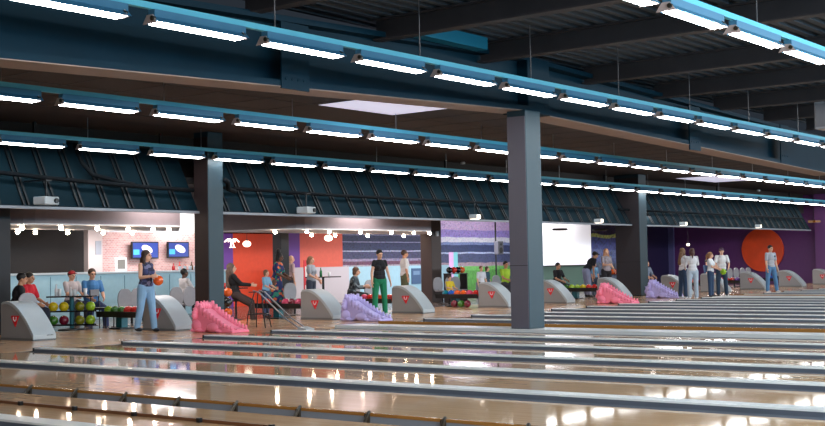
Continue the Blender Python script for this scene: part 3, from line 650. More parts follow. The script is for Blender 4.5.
bm = B(); prism(bm, [(-.1, .1), (-.06, .1), (.04, .3), (0, .3)], 'x', -.16, .16); obj('screen', bm, mat('till_screen', (150, 190, 214), .3), t)
# lounge half walls
sbox('trim_8', mat('half_wall_white', (188, 182, 188), .6), 29.8, 33.3, 29.0, 29.15, 0, 1.27)
sbox('trim_9', BLUEC, 33.3, 39.5, 29.0, 29.15, 0, 1.26)
sbox('trim_10', mat('low_wall_grey', (120, 118, 126), .6), 40.0, 43.0, 28.0, 28.15, 0, .55)
t = thing('notice_board', 'dark blue notice panel on the pale blue low wall', 'sign', (37.2, 28.96, .55))
bm = B(); box(bm, -.28, .28, 0, .03, 0, .6); obj('board', bm, mat('notice_blue', (64, 92, 128), .5), t)
bm = B(); box(bm, -.2, .2, -.006, 0, .35, .5); obj('sheet', bm, mat('notice_sheet', (110, 140, 170), .5), t)
# projection screen
t = thing('projection_screen', 'large blank white projection screen right of the middle column', 'screen', (47.0, 28.15, 1.15))
bm = B(); box(bm, -2.2, 2.25, 0, .06, 0, 1.95); obj('canvas', bm, SCREEN, t)
bm = B(); box(bm, -2.25, 2.3, -.03, .1, 1.95, 2.1); obj('roller_case', bm, WHITE, t)
bm = B(); box(bm, -2.2, 2.25, -.02, .05, -.05, 0); obj('weight_bar', bm, BLACK, t)
# orange disc
t = thing('orange_disc', 'big orange disc on the purple end wall', 'wall decoration', (60.92, 24.72, 1.72), 0)
bm = B(); cone(bm, (.05, 0, 0), (-.05, 0, 0), 1.12, seg=64); obj('disc', bm, mat('disc_orange', (232, 72, 18), .5, noise=.12, nscale=2), t)
# pendants
def pendant_ring(x, y, z, lab):
    t = thing('ring_pendant', lab, 'lamp', (x, y, z)); bm = B(); n = 24
    tube(bm, [(.26*math.cos(2*math.pi*k/n), .26*math.sin(2*math.pi*k/n), 0) for k in range(n+1)], .045, 8); obj('ring', bm, BLACK, t, smooth=True)
    bm = B()
    for a in (0, 2.1, 4.2): cone(bm, (.26*math.cos(a), .26*math.sin(a), .02), (0, 0, .3), .004, seg=4)
    cone(bm, (0, 0, .3), (0, 0, 3.3-z), .006, seg=4); obj('cords', bm, BLACK, t)
pendant_ring(41.0, 24.8, 2.56, 'black ring pendant before the white projection screen')
pendant_ring(43.6, 24.5, 2.56, 'small black ring pendant at the right edge of the projection screen')
def globe(x, y, z, lab, r=.11):
    t = thing('globe_pendant', lab, 'lamp', (x, y, z)); bm = B(); sph(bm, (0, 0, 0), r, (1.2, 1.2, .9), n=14); obj('globe', bm, LAMPW, t, smooth=True)
    bm = B(); cone(bm, (0, 0, .09), (0, 0, .14), .04, seg=8); cone(bm, (0, 0, .14), (0, 0, 3.3-z), .006, seg=5); obj('cord', bm, BLACK, t)
globe(27.25, 28, 2.05, 'round glowing pendant before the orange wall'); globe(28.0, 25.2, 2.16, 'round glowing pendant beside the rounded white bulkhead'); globe(53.8, 25.5, 2.0, 'glowing pendant above the two women in white tops', .07)
t = thing('branching_lamp', 'glowing white lamp with drooping arms before the orange wall', 'lamp', (26.6, 28, 1.95))
bm = B()
for a in (-1.2, -.6, .6, 1.25): tube(bm, [(0, 0, .22), (.14*a, 0, .25), (.25*a, 0, .16)], .02, 6)
obj('arms', bm, LAMPW, t, smooth=True)
bm = B(); cone(bm, (-.05, 0, 0), (-.02, 0, .22), .016, seg=8); cone(bm, (.09, 0, 0), (.03, 0, .22), .016, seg=8); box(bm, -.08, .13, -.03, .03, -.02, 0); obj('stem', bm, LAMPW, t)
bm = B(); cone(bm, (0, 0, .24), (0, 0, 1.35), .006, seg=5); obj('cord', bm, BLACK, t)
t = thing('star_lamp', 'dim ochre star lamp at the right end of the canopy', 'lamp', (56.2, 20.3, 2.95)); bm = B()
prism(bm, [((.3 if k % 2 == 0 else .13)*math.cos(math.pi*k/5), (.3 if k % 2 == 0 else .13)*math.sin(math.pi*k/5)) for k in range(10)], 'z', -.05, .05); obj('star', bm, mat('lamp_ochre', (150, 96, 30), .4), t)
bm = B(); cone(bm, (0, 0, .05), (0, 0, 1.45), .008, seg=5); obj('cord', bm, BLACK, t)
# loudspeaker on pole and poster at the football mural
t = thing('loudspeaker', 'grey loudspeaker on a black pole before the football mural', 'speaker', (38.6, 26.2, 0))
bm = B(); cone(bm, (0, 0, 0), (0, 0, 3.3), .03, seg=8); obj('pole', bm, BLACK, t)
bm = B(); box(bm, -.18, .18, -.24, -.04, 1.62, 2.12); obj('cabinet', bm, mat('speaker_dim', (96, 96, 106), .5), t, bevel=.02)
bm = B(); cone(bm, (0, -.24, 1.78), (0, -.25, 1.78), .11, seg=16); cone(bm, (0, -.24, 2.0), (0, -.25, 2.0), .05, seg=12); obj('driver', bm, BLACK, t)
t = thing('roll_banner', 'narrow pale pink and turquoise banner before the football mural', 'banner', (38.6, 28.2, 0))
bm = B(); box(bm, -.28, 0, 0, .02, .05, 1.75); obj('pink_sheet', bm, mat('banner_pink', (214, 168, 214), .5), t)
bm = B(); box(bm, 0, .28, 0, .02, .05, 1.75); obj('turquoise_sheet', bm, mat('banner_turq', (120, 200, 206), .5), t)
bm = B(); box(bm, -.3, .3, -.08, .1, 0, .05); obj('base', bm, BLACK, t)
t = thing('roll_banner', 'red and white banner standing beside the bald man', 'banner', (29.0, 27.0, 0))
bm = B(); box(bm, -.2, .2, 0, .02, .05, 1.5); obj('sheet', bm, mat('banner_red', (206, 44, 56), .5), t)
bm = B(); box(bm, -.15, .15, -.006, 0, .35, .7); box(bm, -.15, .15, -.006, 0, .95, 1.3); obj('white_panel', bm, WHITE, t)
bm = B(); box(bm, -.22, .22, -.08, .1, 0, .05); obj('base', bm, BLACK, t)
# ================================================================ SEATS, TABLES
def make_seat():
    t = thing('shell_chair', 'x', 'chair', (0, 0, 0))
    bm = B(); n = 20; prism(bm, [(.21*math.copysign(abs(math.cos(2*math.pi*k/n))**.7, math.cos(2*math.pi*k/n)), .62+.25*math.sin(2*math.pi*k/n)) for k in range(n)], 'y', .2, .235); obj('backrest', bm, SEATG, t, bevel=.012)
    bm = B(); n = 20; prism(bm, [(.22*math.copysign(abs(math.cos(2*math.pi*k/n))**.7, math.cos(2*math.pi*k/n)), .22*math.sin(2*math.pi*k/n)) for k in range(n)], 'z', .40, .435); obj('seat', bm, SEATG, t, bevel=.012)
    bm = B(); tube(bm, [(0, .16, .41), (0, .20, .415), (0, .217, .45)], .02, 8); obj('back_bar', bm, BLKMET, t)
    bm = B(); cone(bm, (0, 0, .02), (0, 0, .40), .03, seg=10); obj('pedestal', bm, BLKMET, t)
    bm = B(); lathe(bm, [(.18, 0), (.18, .012), (.04, .03)]); obj('base', bm, BLKMET, t)
    return t
proto = make_seat(); SEATS = [
 (18.0, 22.7, 'left of the row behind the ball rack near the walking woman'), (18.69, 23.1, 'second of the row behind the ball rack near the walking woman'), (19.37, 23.5, 'third of the row, just left of the walking woman'),
 (19.62, 22.8, 'behind the hood right of the walking woman, first of three'), (20.38, 23.2, 'behind the hood right of the walking woman, second of three'), (21.05, 23.6, 'behind the hood right of the walking woman, against the dark column'),
 (14.85, 21.5, 'behind the leftmost hood, in front of the man in red'),
 (24.05, 22.9, 'with tall rounded back behind the floral dress rack'), (27.3, 23.4, 'right of the seated person in plaid'), (28.0, 23.4, 'left of the woman in green trousers'), 
 (32.2, 24.0, 'below the dark pillar before the football mural, first'), (32.85, 24.0, 'below the dark pillar before the football mural, second'), (36.2, 24.4, 'left of the middle column before the pitch mural'),
 (33.6, 24.3, 'behind the two-tier rack'), (44.3, 22.9, 'behind the far lilac dinosaur'), (53.0, 22.9, 'right of the man in a cap, first'), (53.7, 22.9, 'right of the man in a cap, second'), (54.4, 22.9, 'right of the man in a cap, third'), (55.1, 22.9, 'left of the man in grey shirt'), (58.6, 22.9, 'behind the man in grey shirt')]
for i, (x, y, lab) in enumerate(SEATS):
    lab = 'grey shell chair '+lab
    if i == 0: r = proto; r.location = (x, y, 0); r.rotation_euler.z = math.pi; r['label'] = lab
    else: r = dup(proto, (x, y, 0), (math.pi if i < 6 else -.2), lab)
    r['group'] = 'grey shell chairs of the seating area'
# thin black frame chair before the man in blue
t = thing('frame_chair', 'thin black metal chair in front of the man in blue t-shirt', 'chair', (17.4, 22.52, 0), .4)
bm = B(); box(bm, -.2, .2, -.2, .2, .44, .465); obj('seat', bm, BLACK, t)
for (x, y) in ((-.18, -.18), (.18, -.18)):
    bm = B(); cone(bm, (x, y, 0), (x, y, .44), .014, seg=8); obj('leg', bm, BLKMET, t)
for x in (-.18, .18):
    bm = B(); tube(bm, [(x, .18, 0), (x, .18, .45), (x, .21, .86)], .014, 8); obj('rear_leg', bm, BLKMET, t)
bm = B(); box(bm, -.19, .19, .19, .22, .72, .87); obj('backrest', bm, mat('back_grey', (130, 130, 136), .4), t)
def table(x, y, lab, h=.74, m=None, w=.45):
    t = thing('table', lab, 'table', (x, y, 0)); bm = B(); box(bm, -w, w, -.3, .3, h-.03, h); obj('table_top', bm, m or mat('table_dark', (40, 38, 40), .25), t, bevel=.008)
    bm = B(); cone(bm, (0, 0, .02), (0, 0, h-.03), .035); obj('pedestal', bm, BLKMET, t); bm = B(); lathe(bm, [(.25, 0), (.25, .015), (.04, .035)]); obj('base', bm, BLKMET, t)
table(26.3, 23.9, 'dark drinks table right of the girl in grey t-shirt', 1.0)
bottle(26.15, 23.85, 1.0, GLASSY, 'green bottle on the dark drinks table', .26, .04); cup(26.45, 23.8, 1.0, GLASSW, 'clear cup on the dark drinks table')
table(22.2, 23.6, 'dark table in front of the seated woman in black jacket', .78, None, .5)
for i, (x, c) in enumerate(((22.0, (220, 60, 50)), (22.3, (230, 230, 230)))): cup(x, 23.45, .78, mat('cup_c%d' % i, c, .3), ['red', 'white'][i]+' paper cup on the table by the seated woman in black')
table(17.2, 24.4, 'pale blue low table behind the man in red', .5, SEATB, .6)
# shelf of house balls by the dark pillar
t = thing('ball_shelf', 'black shelf unit with balls and plants before the dark pillar', 'shelf', (33.5, 24.4, 0))
bm = B(); box(bm, -.5, .5, -.15, .15, .95, .98); obj('shelf_board', bm, BLACK, t)
for x in (-.46, .46):
    bm = B(); box(bm, x-.02, x+.02, -.15, .15, 0, .98); obj('side_panel', bm, BLACK, t)
for i, (c, x) in enumerate((('black', -.35), ('red', -.1), ('black', .14), ('orange', .37))): ball(33.5+x, 24.4, .98+BR, c, '%s bowling ball on the black shelf before the dark pillar, %s from the left' % (c, ORD[i]), 'balls on the pillar shelf')
t = thing('ball_shelf', 'black shelf with orange balls left of the far ball return', 'shelf', (43.6, 24.0, 0))
bm = B(); box(bm, -.75, .75, -.15, .15, .72, .75); obj('shelf_board', bm, BLACK, t)
for x in (-.7, .7):
    bm = B(); box(bm, x-.02, x+.02, -.15, .15, 0, .75); obj('side_panel', bm, BLACK, t)
for i, c in enumerate(('orange', 'red', 'orange', 'red', 'maroon')): ball(43.1+.25*i, 24.0, .75+BR, c, '%s bowling ball on the shelf behind the far lilac dinosaur, %s from the left' % (c, ORD[i]), 'balls on the far shelf')
t = thing('wall_screen', 'small grey-blue screen before the navy wall', 'screen', (51.5, 27.0, 0))
bm = B(); cone(bm, (0, 0, 0), (0, 0, .95), .03); obj('post', bm, BLACK, t); bm = B(); box(bm, -.55, .55, -.03, .03, .95, 1.5); obj('panel', bm, mat('screen_slate', (84, 106, 132), .4), t)
# ================================================================ PEOPLE
SKIN = {'light': (222, 170, 142), 'tan': (196, 140, 108), 'dark': (96, 62, 46)}
def remeshed(name, bm, m, parent, vox, sm=3):
    """fuse overlapping volumes into one continuous skin"""
    me = bpy.data.meshes.new(name); bm.to_mesh(me); bm.free(); o = bpy.data.objects.new(name, me); COL.objects.link(o)
    r = o.modifiers.new('r', 'REMESH'); r.mode = 'VOXEL'; r.voxel_size = vox; r.use_smooth_shade = True
    if sm: s = o.modifiers.new('s', 'SMOOTH'); s.iterations = sm; s.factor = .5
    dg = bpy.context.evaluated_depsgraph_get(); me2 = bpy.data.meshes.new_from_object(o.evaluated_get(dg)); o.modifiers.clear(); o.data = me2; bpy.data.meshes.remove(me)
    me2.name = name; me2.materials.clear(); me2.materials.append(m); me2.polygons.foreach_set('use_smooth', [True]*len(me2.polygons)); o.parent = parent
    return o
def V(*a): return Vector(a)
def person(label, loc, rz, h=1.70, skin='light', lean=0, side=0, legs=((0, .04, 0), (0, .04, 0)), arms=((.05, .12, .2, 0), (.05, .12, .2, 0)), sit=None, female=False, head=(0, 0),
           shirt=None, sleeve=.45, hem=.0, trousers=None, leglen=1.0, dress=None, shoes=(40, 40, 44), hair=None, hairc=(40, 28, 22), cap=None, glasses=False, vox=.009, base=0, bulk=1.0, curl=.5, pattern=None, badge=None):
    s = h/1.70
    t = thing('person', label, 'person', (loc[0], loc[1], base), rz)
    sk = mat('skin_'+skin, SKIN[skin], .5)
    hw = .095*s; sw = (.148 if female else .178)*s
    # legs, from hips at origin
    L = []
    for i, (p, a, k) in enumerate(legs):
        sd = -1 if i == 0 else 1
        th = V(sd*math.sin(a), -math.sin(p), -math.cos(p)).normalized(); sh = V(sd*math.sin(a)*.4, -math.sin(p-k), -math.cos(p-k)).normalized()
        hp = V(sd*hw, 0, 0); kn = hp+th*.43*s; an = kn+sh*.42*s
        L.append((hp, kn, an))
    low = min(l[2].z for l in L)
    hip = V(0, 0, -low+.085*s) if sit is None else V(0, 0, sit)
    L = [tuple(q+hip for q in l) for l in L]
    Rm = Matrix.Rotation(lean, 3, 'X') @ Matrix.Rotation(side, 3, 'Y')                     # lean>0 bends forward (towards -y)
    T = lambda x, y, z: hip+Rm @ V(x*s, y*s, z*s)
    neck, chest, belly, shz = T(0, .01, .53), T(0, 0, .36), T(0, 0, .16), .47
    hd = Rm @ Matrix.Rotation(head[1]-lean*.55, 3, 'X') @ Matrix.Rotation(head[0], 3, 'Z') if True else Rm
    hc = neck+ (Rm @ Matrix.Rotation(-lean*.4, 3, 'X')) @ V(0, -.025*s, .125*s)
    H = lambda x, y, z: hc+hd @ V(x*s, y*s, z*s)
    A = []
    for i, (p, a, e, inw) in enumerate(arms):
        sd = -1 if i == 0 else 1
        so = T(sd*sw/s, .0, shz)
        u = Rm @ V(sd*math.sin(a)*math.cos(p*.3), -math.sin(p), -math.cos(p)*math.cos(a)).normalized()
        el = so+u*.285*s
        f = Rm @ V(sd*(math.sin(a)*.3-math.sin(inw)), -math.sin(p+e)*math.cos(inw*.6), -math.cos(p+e)).normalized()
        wr = el+f*.25*s; A.append((so, el, wr, f, u))
    # ---- body: one fused surface
    bm = B(); bs = bulk
    sph(bm, T(0, 0, .02), .13*s, (1.22 if female else 1.15, .85*bs, .85), Rm); sph(bm, belly, .13*s, (.98*bs, .74*bs, 1.2), Rm); sph(bm, chest, .15*s, (1.05, .74*bs, 1.15), Rm)
    limb(bm, T(-sw/s*.85, .0, .46), .052*s, T(sw/s*.85, .0, .46), .052*s); limb(bm, T(0, .01, .48), .058*s, H(0, .02, -.05), .05*s)
    if female:
        for q in (-1, 1): sph(bm, T(q*.075, -.085, .335), .062*s)
    for hp, kn, an in L:
        limb(bm, hp, .088*s, hp.lerp(kn, .55), .072*s); limb(bm, hp.lerp(kn, .55), .072*s, kn, .053*s); limb(bm, kn, .053*s, kn.lerp(an, .35), .054*s); limb(bm, kn.lerp(an, .35), .054*s, an, .036*s)
        sph(bm, an+V(0, -.06*s, -.05*s), .045*s, (.85, 2.0, .7))
    for i, (so, el, wr, f, u) in enumerate(A):
        sd = -1 if i == 0 else 1
        limb(bm, so, .052*s, el, .038*s); limb(bm, el, .038*s, el.lerp(wr, .35), .037*s); limb(bm, el.lerp(wr, .35), .037*s, wr, .026*s)
        sx, sy = frame_of(f); n = (Rm @ V(-sd, 0, 0)); n = (n-f*n.dot(f)).normalized(); w = f.cross(n).normalized()      # n = palm normal (towards the body), w = across the knuckles
        if w.y > 0: w = -w
        R3 = Matrix((w, f, n)).transposed()
        pc = wr+f*.048*s; sph(bm, pc, .046*s, (.84, 1.1, .40), R3)
        for k, (off, ln) in enumerate(((.031, .070), (.011, .078), (-.010, .073), (-.029, .058))):
            b0 = wr+f*.085*s+w*off*s; d1 = (f*math.cos(curl*.5)+n*math.sin(curl*.5)).normalized(); d2 = (f*math.cos(curl*1.5)+n*math.sin(curl*1.5)).normalized()
            b1 = b0+d1*ln*.5*s; b2 = b1+d2*ln*.5*s; limb(bm, b0-f*.015*s, .0095*s, b1, .009*s, 6); limb(bm, b1, .009*s, b2, .0078*s, 6)
        tb = wr+f*.025*s+w*.028*s; t1 = tb+(f*.55+w*.7+n*.3).normalized()*.038*s; t2 = t1+(f*.85+w*.2+n*.45).normalized()*.032*s
        limb(bm, tb, .012*s, t1, .0105*s, 6); limb(bm, t1, .0105*s, t2, .0085*s, 6)
    hs = .098*s
    sph(bm, H(0, .012, .025), hs, (.78, .96, .98), hd, 16); sph(bm, H(0, -.022, -.035), .066*s, (.86, 1.0, 1.15), hd); sph(bm, H(0, -.052, -.082), .03*s, (1.0, .8, .7), hd)
    cone(bm, H(0, -.082, .018), H(0, -.108, -.022), .010*s, .019*s, 8); sph(bm, H(0, -.104, -.024), .017*s, (1.0, .9, .8), hd, 8)
    limb(bm, H(-.034, -.080, .028), .014*s, H(.034, -.080, .028), .014*s, 6); limb(bm, H(-.020, -.088, -.055), .009*s, H(.020, -.088, -.055), .009*s, 6)
    for q in (-1, 1): sph(bm, H(q*.078, .012, -.005), .026*s, (.4, .7, 1.1), hd, 8)
    remeshed('body', bm, sk, t, vox, 2)
    for q in (-1, 1):
        bm = B(); sph(bm, H(q*.031, -.083, .010), .0105*s, (1.3, .6, .8), hd, 8); obj('eye', bm, mat('eye_dark', (30, 22, 20), .2), t, smooth=True)
    bm = B(); sph(bm, H(0, -.0965, -.056), .019*s, (1.2, .35, .32), hd, 8); obj('mouth', bm, mat('lips', (168, 84, 80), .4), t, smooth=True)
    vc = max(.011, vox)
    # ---- clothes
    def pm(c): 
        if pattern and c == (shirt or dress): 
            key = 'print_%d_%d_%d' % tuple(c)
            if key in _m: return _m[key]
            m = mat(key, c, .8); nt = m.node_tree; tc = nt.nodes.new('ShaderNodeTexCoord'); v = nt.nodes.new('ShaderNodeTexVoronoi'); v.inputs['Scale'].default_value = 13
            cr = nt.nodes.new('ShaderNodeValToRGB'); cr.color_ramp.interpolation = 'CONSTANT'; e = cr.color_ramp.elements; e[0].color = lin(c); e[1].position = .55; e[1].color = lin(pattern[0]); q = e.new(.78); q.color = lin(pattern[1])
            nt.links.new(tc.outputs['Object'], v.inputs['Vector']); sp = nt.nodes.new('ShaderNodeSeparateColor'); nt.links.new(v.outputs['Color'], sp.inputs[0]); nt.links.new(sp.outputs[0], cr.inputs[0]); nt.links.new(cr.outputs[0], nt.nodes['Principled BSDF'].inputs['Base Color']); return m
        return mat('cloth_%d_%d_%d' % tuple(c), c, .85, noise=.1, nscale=5)
    g = .016*s
    top = shirt or dress
    if top:
        bm = B()
        sph(bm, belly, .13*s+g, (1.02*bs, .80*bs, 1.12), Rm); sph(bm, chest, .15*s+g, (1.04, .80*bs, 1.1), Rm); limb(bm, T(-sw/s*.88, 0, .455), .054*s+g*.5, T(sw/s*.88, 0, .455), .054*s+g*.5)
        sph(bm, T(0, 0, .07-hem*.5), .13*s+g, (1.2, .92*bs, .8+hem*2), Rm)
        if female:
            for q in (-1, 1): sph(bm, T(q*.075, -.088, .335), .066*s+g*.5)
        if dress:
            if sit is None: limb(bm, hip, .16*s, V(hip.x, hip.y, hip.z-.42*s), .21*s, 14)
            else:
                for hp, kn, an in L: limb(bm, hp, .12*s, kn, .11*s)
        for so, el, wr, f, u in A:
            if sleeve <= 0: continue
            limb(bm, so, .052*s+g*.5, so.lerp(el, min(1, sleeve*1.6)), .047*s+g*.6)
            if sleeve > .6: limb(bm, el, .046*s+g*.6, el.lerp(wr, min(.95, (sleeve-.6)*2.4)), .036*s+g*.6)
        remeshed('dress' if dress else 'shirt', bm, pm(top), t, vc, 3)
    if trousers:
        bm = B(); sph(bm, T(0, 0, .0), .135*s+g, (1.16 if female else 1.1, .84*bs, .85), Rm)
        for hp, kn, an in L:
            limb(bm, hp, .092*s+g, hp.lerp(kn, .55), .078*s+g)
            if leglen > .6: limb(bm, hp.lerp(kn, .55), .078*s+g, kn, .062*s+g); e = kn.lerp(an, min(1, (leglen-.5)*2)*.96); limb(bm, kn, .062*s+g, e, .052*s+g)
            else: limb(bm, hp.lerp(kn, .55), .078*s+g, hp.lerp(kn, .95), .07*s+g)
        remeshed('trousers', bm, pm(trousers), t, vc, 3)
    for hp, kn, an in L:
        bm = B(); c = an+V(0, -.055*s, -.045*s)
        sph(bm, c, .052*s, (.9, 2.15, .78), n=14); limb(bm, an+V(0, .005, -.02*s), .048*s, an+V(0, .0, .0), .046*s)
        for v in bm.verts: v.co.z = max(v.co.z, an.z-.083*s)
        obj('shoe', bm, mat('shoe_%d_%d_%d' % tuple(shoes), shoes, .5), t, smooth=True)
    # ---- hair, cap
    if hair and hair != 'bald':
        bm = B(); sph(bm, H(0, .026, .045), hs*1.06, (.84, .98, .93), hd, 16)
        if hair in ('long', 'bob', 'ponytail', 'bun'):
            sph(bm, H(0, .055, -.02), .085*s, (.98, .75, 1.2), hd)
            for q in (-1, 1): limb(bm, H(q*.07, .0, .04), .028*s, H(q*.077, .02, -.07), .026*s)
        if hair == 'long':
            limb(bm, H(0, .075, -.06), .078*s, T(0, .13, .26), .065*s)
            for q in (-1, 1): limb(bm, H(q*.075, .02, -.06), .034*s, T(q*.10, -.04, .30), .04*s)
        if hair == 'ponytail': limb(bm, H(0, .10, .05), .035*s, H(.02, .15, -.03), .04*s); limb(bm, H(.02, .15, -.03), .04*s, H(.02, .14, -.2), .02*s)
        if hair == 'bun': sph(bm, H(0, .06, .165), .07*s)
        remeshed('hair', bm, mat('hair_%d_%d_%d' % tuple(hairc), hairc, .6, noise=.2, nscale=30), t, .011, 2)
    if cap:
        bm = B(); sph(bm, H(0, .012, .06), .102*s, (.86, 1.0, .72), hd, 16); sph(bm, H(0, -.105, .062), .07*s, (1.0, 1.0, .16), hd, 12)
        remeshed('cap', bm, mat('cap_%d_%d_%d' % tuple(cap), cap, .8), t, .011, 2)
    if glasses:
        bm = B(); tube(bm, [H(q, -.098, .012) for q in (-.055, -.02, .02, .055)], .007*s, 6)
        for q in (-1, 1): tube(bm, [H(q*.06, -.095, .014), H(q*.078, 0, .014)], .004*s, 5); sph(bm, H(q*.032, -.099, .010), .019*s, (1.1, .2, .9), hd, 8)
        obj('glasses', bm, BLACK, t)
    if badge:
        bm = B(); sph(bm, T(.07, -.145*bs, .38), .03*s, (1, .5, 1.3), Rm, 8); obj('pocket_patch', bm, mat('patch_dark', badge, .8), t)
    if sit is not None:
        sr = V(0, .05, sit-.118*s); bm = B(); q = thing('stool', 'dark round stool under the '+label.split(' in front')[0].split(' behind')[0].split(' beside')[0].split(' left of')[0].split(' right of')[0][:60].rsplit(' ', 1)[0], 'stool', (loc[0], loc[1], base), rz, 'stools of the sitters')
        lathe(bm, [(.17, sr.z-.035), (.18, sr.z-.01), (.16, sr.z)]); obj('seat', bm, BLACK, q)
        bm = B(); cone(bm, (0, 0, .02), (0, 0, sr.z-.035), .025); obj('post', bm, BLKMET, q)
        bm = B(); lathe(bm, [(.17, 0), (.17, .012), (.04, .025)]); obj('base', bm, BLKMET, q)
    t['hand0'] = [float(v) for v in (A[0][2]+A[0][3]*.09*s)]; t['hand1'] = [float(v) for v in (A[1][2]+A[1][3]*.09*s)]
    return t
def world(t, v): return Matrix.Translation(t.location) @ Matrix.Rotation(t.rotation_euler.z, 4, 'Z') @ Vector(v)
JEANS = (132, 170, 204); NAVYJ = (44, 66, 96); WT = (226, 224, 226)
# --- on the approach
w = person('woman with long brown hair walking with a red-orange ball, in pale jeans', (16.72, 20.2), .0, 1.70, 'light', .04, legs=((-.12, .02, .16), (.17, .02, .03)), arms=((.35, .3, 1.35, .45), (.25, .12, 1.3, .75)), female=True, shirt=(44, 48, 78), sleeve=0, trousers=JEANS, hair='long', hairc=(58, 36, 28), shoes=(34, 34, 40), head=(.35, 0), vox=.008, curl=.7, pattern=((70, 76, 120), (120, 120, 150)))
ball(*world(w, (.02, -.37, 1.07)), 'orange', 'red-orange bowling ball held by the walking woman', 'carried bowling balls')
person('woman in black top and loose green trousers standing beside the lilac dinosaur ramp', (24.2, 20.05), -.45, 1.68, 'light', .06, legs=((.0, .07, 0), (.05, .07, 0)), arms=((.1, .28, .25, -.05), (.1, .28, .25, -.05)), female=True, shirt=(24, 24, 30), sleeve=.22, trousers=(20, 122, 84), hair='short', hairc=(24, 20, 24), shoes=(200, 200, 204), head=(0, .15), bulk=1.1)
person('woman with long dark blond hair and dark jeans, left of the pair in white', (37.75, 18.1), 1.0, 1.67, 'light', 0, legs=((.02, .03, 0), (-.06, .03, .04)), arms=((.5, .15, 1.4, .3), (.5, .15, 1.4, .3)), female=True, shirt=(222, 220, 224), sleeve=.95, trousers=NAVYJ, hair='long', hairc=(120, 86, 58), shoes=(220, 220, 224), head=(.3, 0))
person('woman in white sweater and pale jeans seen from behind, right of the pair in white', (37.2, 17.5), 2.3, 1.64, 'light', 0, arms=((.6, .3, 1.5, .5), (.3, .25, .9, .3)), female=True, shirt=(212, 210, 214), sleeve=.95, trousers=(170, 182, 196), hair='ponytail', hairc=(84, 50, 40), shoes=(222, 222, 226))
g = person('girl in white t-shirt and dark jeans holding a lime green ball', (39.3, 17.82), .1, 1.52, 'light', 0, arms=((.45, .1, .75, .3), (.45, .1, .75, .3)), female=True, shirt=WT, sleeve=.42, trousers=NAVYJ, hair='ponytail', hairc=(150, 104, 70), shoes=(48, 50, 58), head=(.3, .1), curl=.8)
ball(*world(g, (0, -.44, .86)), 'lime', 'lime green bowling ball held by the girl in white t-shirt', 'carried bowling balls')
person('man in a dark cap and white t-shirt leaning towards the girl with the ball', (40.1, 17.78), -1.0, 1.68, 'light', .22, arms=((.55, .2, .75, .25), (.55, .2, .75, .25)), shirt=(228, 224, 224), sleeve=.45, hem=.06, trousers=(40, 58, 78), cap=(92, 66, 86), hair='short', hairc=(50, 36, 32), shoes=(40, 40, 44), legs=((.0, .06, 0), (.1, .08, 0)), bulk=1.15)
person('man in grey t-shirt and blue jeans standing with feet apart on the far approach', (44.15, 17.62), -.45, 1.76, 'light', 0, legs=((.02, .17, 0), (.1, .15, 0)), arms=((.05, .16, .15, 0), (.05, .16, .15, 0)), shirt=(170, 170, 178), sleeve=.45, hem=.05, trousers=(82, 124, 164), hair='short', hairc=(34, 26, 24), shoes=(216, 212, 214), badge=(50, 50, 62), bulk=1.05)
person('woman with blond hair, grey t-shirt and black trousers behind the right pink dinosaur', (38.75, 21.55), -.5, 1.72, 'light', 0, arms=((.4, .15, 1.2, .3), (.15, .15, .6, 0)), female=True, shirt=(150, 140, 146), sleeve=.42, hem=.06, trousers=(30, 28, 34), hair='long', hairc=(196, 140, 100), head=(-.3, 0), bulk=1.1)
person('man in black cap leaning forward in a dark jersey and floral shorts', (38.7, 22.35), .95, 1.74, 'tan', .62, arms=((.25, .2, .4, 0), (.2, .15, .5, 0)), shirt=(34, 34, 40), sleeve=.45, trousers=(150, 156, 186), leglen=.95, cap=(30, 30, 36), hair='short', legs=((.1, .07, .1), (.1, .07, .1)), bulk=1.1)
# --- seating area
SITL = ((1.42, .08, 1.42), (1.42, .08, 1.42))
person('man in red shirt sitting behind the leftmost ball return hood', (15.87, 23.2), .4, 1.72, 'tan', .15, sit=.50, legs=SITL, arms=((.5, .1, .8, .3), (.5, .1, .8, .3)), shirt=(206, 30, 48), sleeve=.5, trousers=(40, 44, 60), hair='short', hairc=(30, 24, 22), vox=.011)
person('person in black sitting at the left picture edge beside the man in red', (15.04, 22.4), 1.0, 1.72, 'tan', .25, sit=.50, legs=SITL, arms=((.5, .1, .8, .3), (.5, .1, .8, .3)), shirt=(28, 26, 30), sleeve=.95, trousers=(34, 34, 40), hair='short', hairc=(30, 24, 22), vox=.011)
person('person in red cap and pale grey top sitting behind the left ball stand', (18.3, 24.9), 0, 1.72, 'light', .05, sit=.52, legs=SITL, arms=((.5, .1, .9, .3), (.5, .1, .9, .3)), shirt=(196, 186, 190), sleeve=.45, trousers=(60, 60, 70), cap=(176, 40, 48), hair='short', vox=.011)
person('man in blue t-shirt and glasses sitting to the right of the left ball stand', (18.14, 23.9), -.3, 1.80, 'light', .10, sit=.52, legs=((1.3, .16, 1.3), (1.3, .16, 1.3)), arms=((.5, .12, .8, .3), (.5, .12, .8, .3)), shirt=(62, 116, 170), sleeve=.45, trousers=(40, 56, 100), hair='short', hairc=(70, 50, 40), glasses=True, vox=.010, bulk=1.3)
person('person with black hair and white shirt sitting at the right end of the bar', (22.35, 25.4), 1.4, 1.70, 'dark', 0, sit=.52, legs=SITL, arms=((.5, .1, .9, .2), (.5, .1, .9, .2)), shirt=(220, 216, 220), sleeve=.9, trousers=(50, 50, 60), hair='short', hairc=(22, 18, 18), vox=.011)
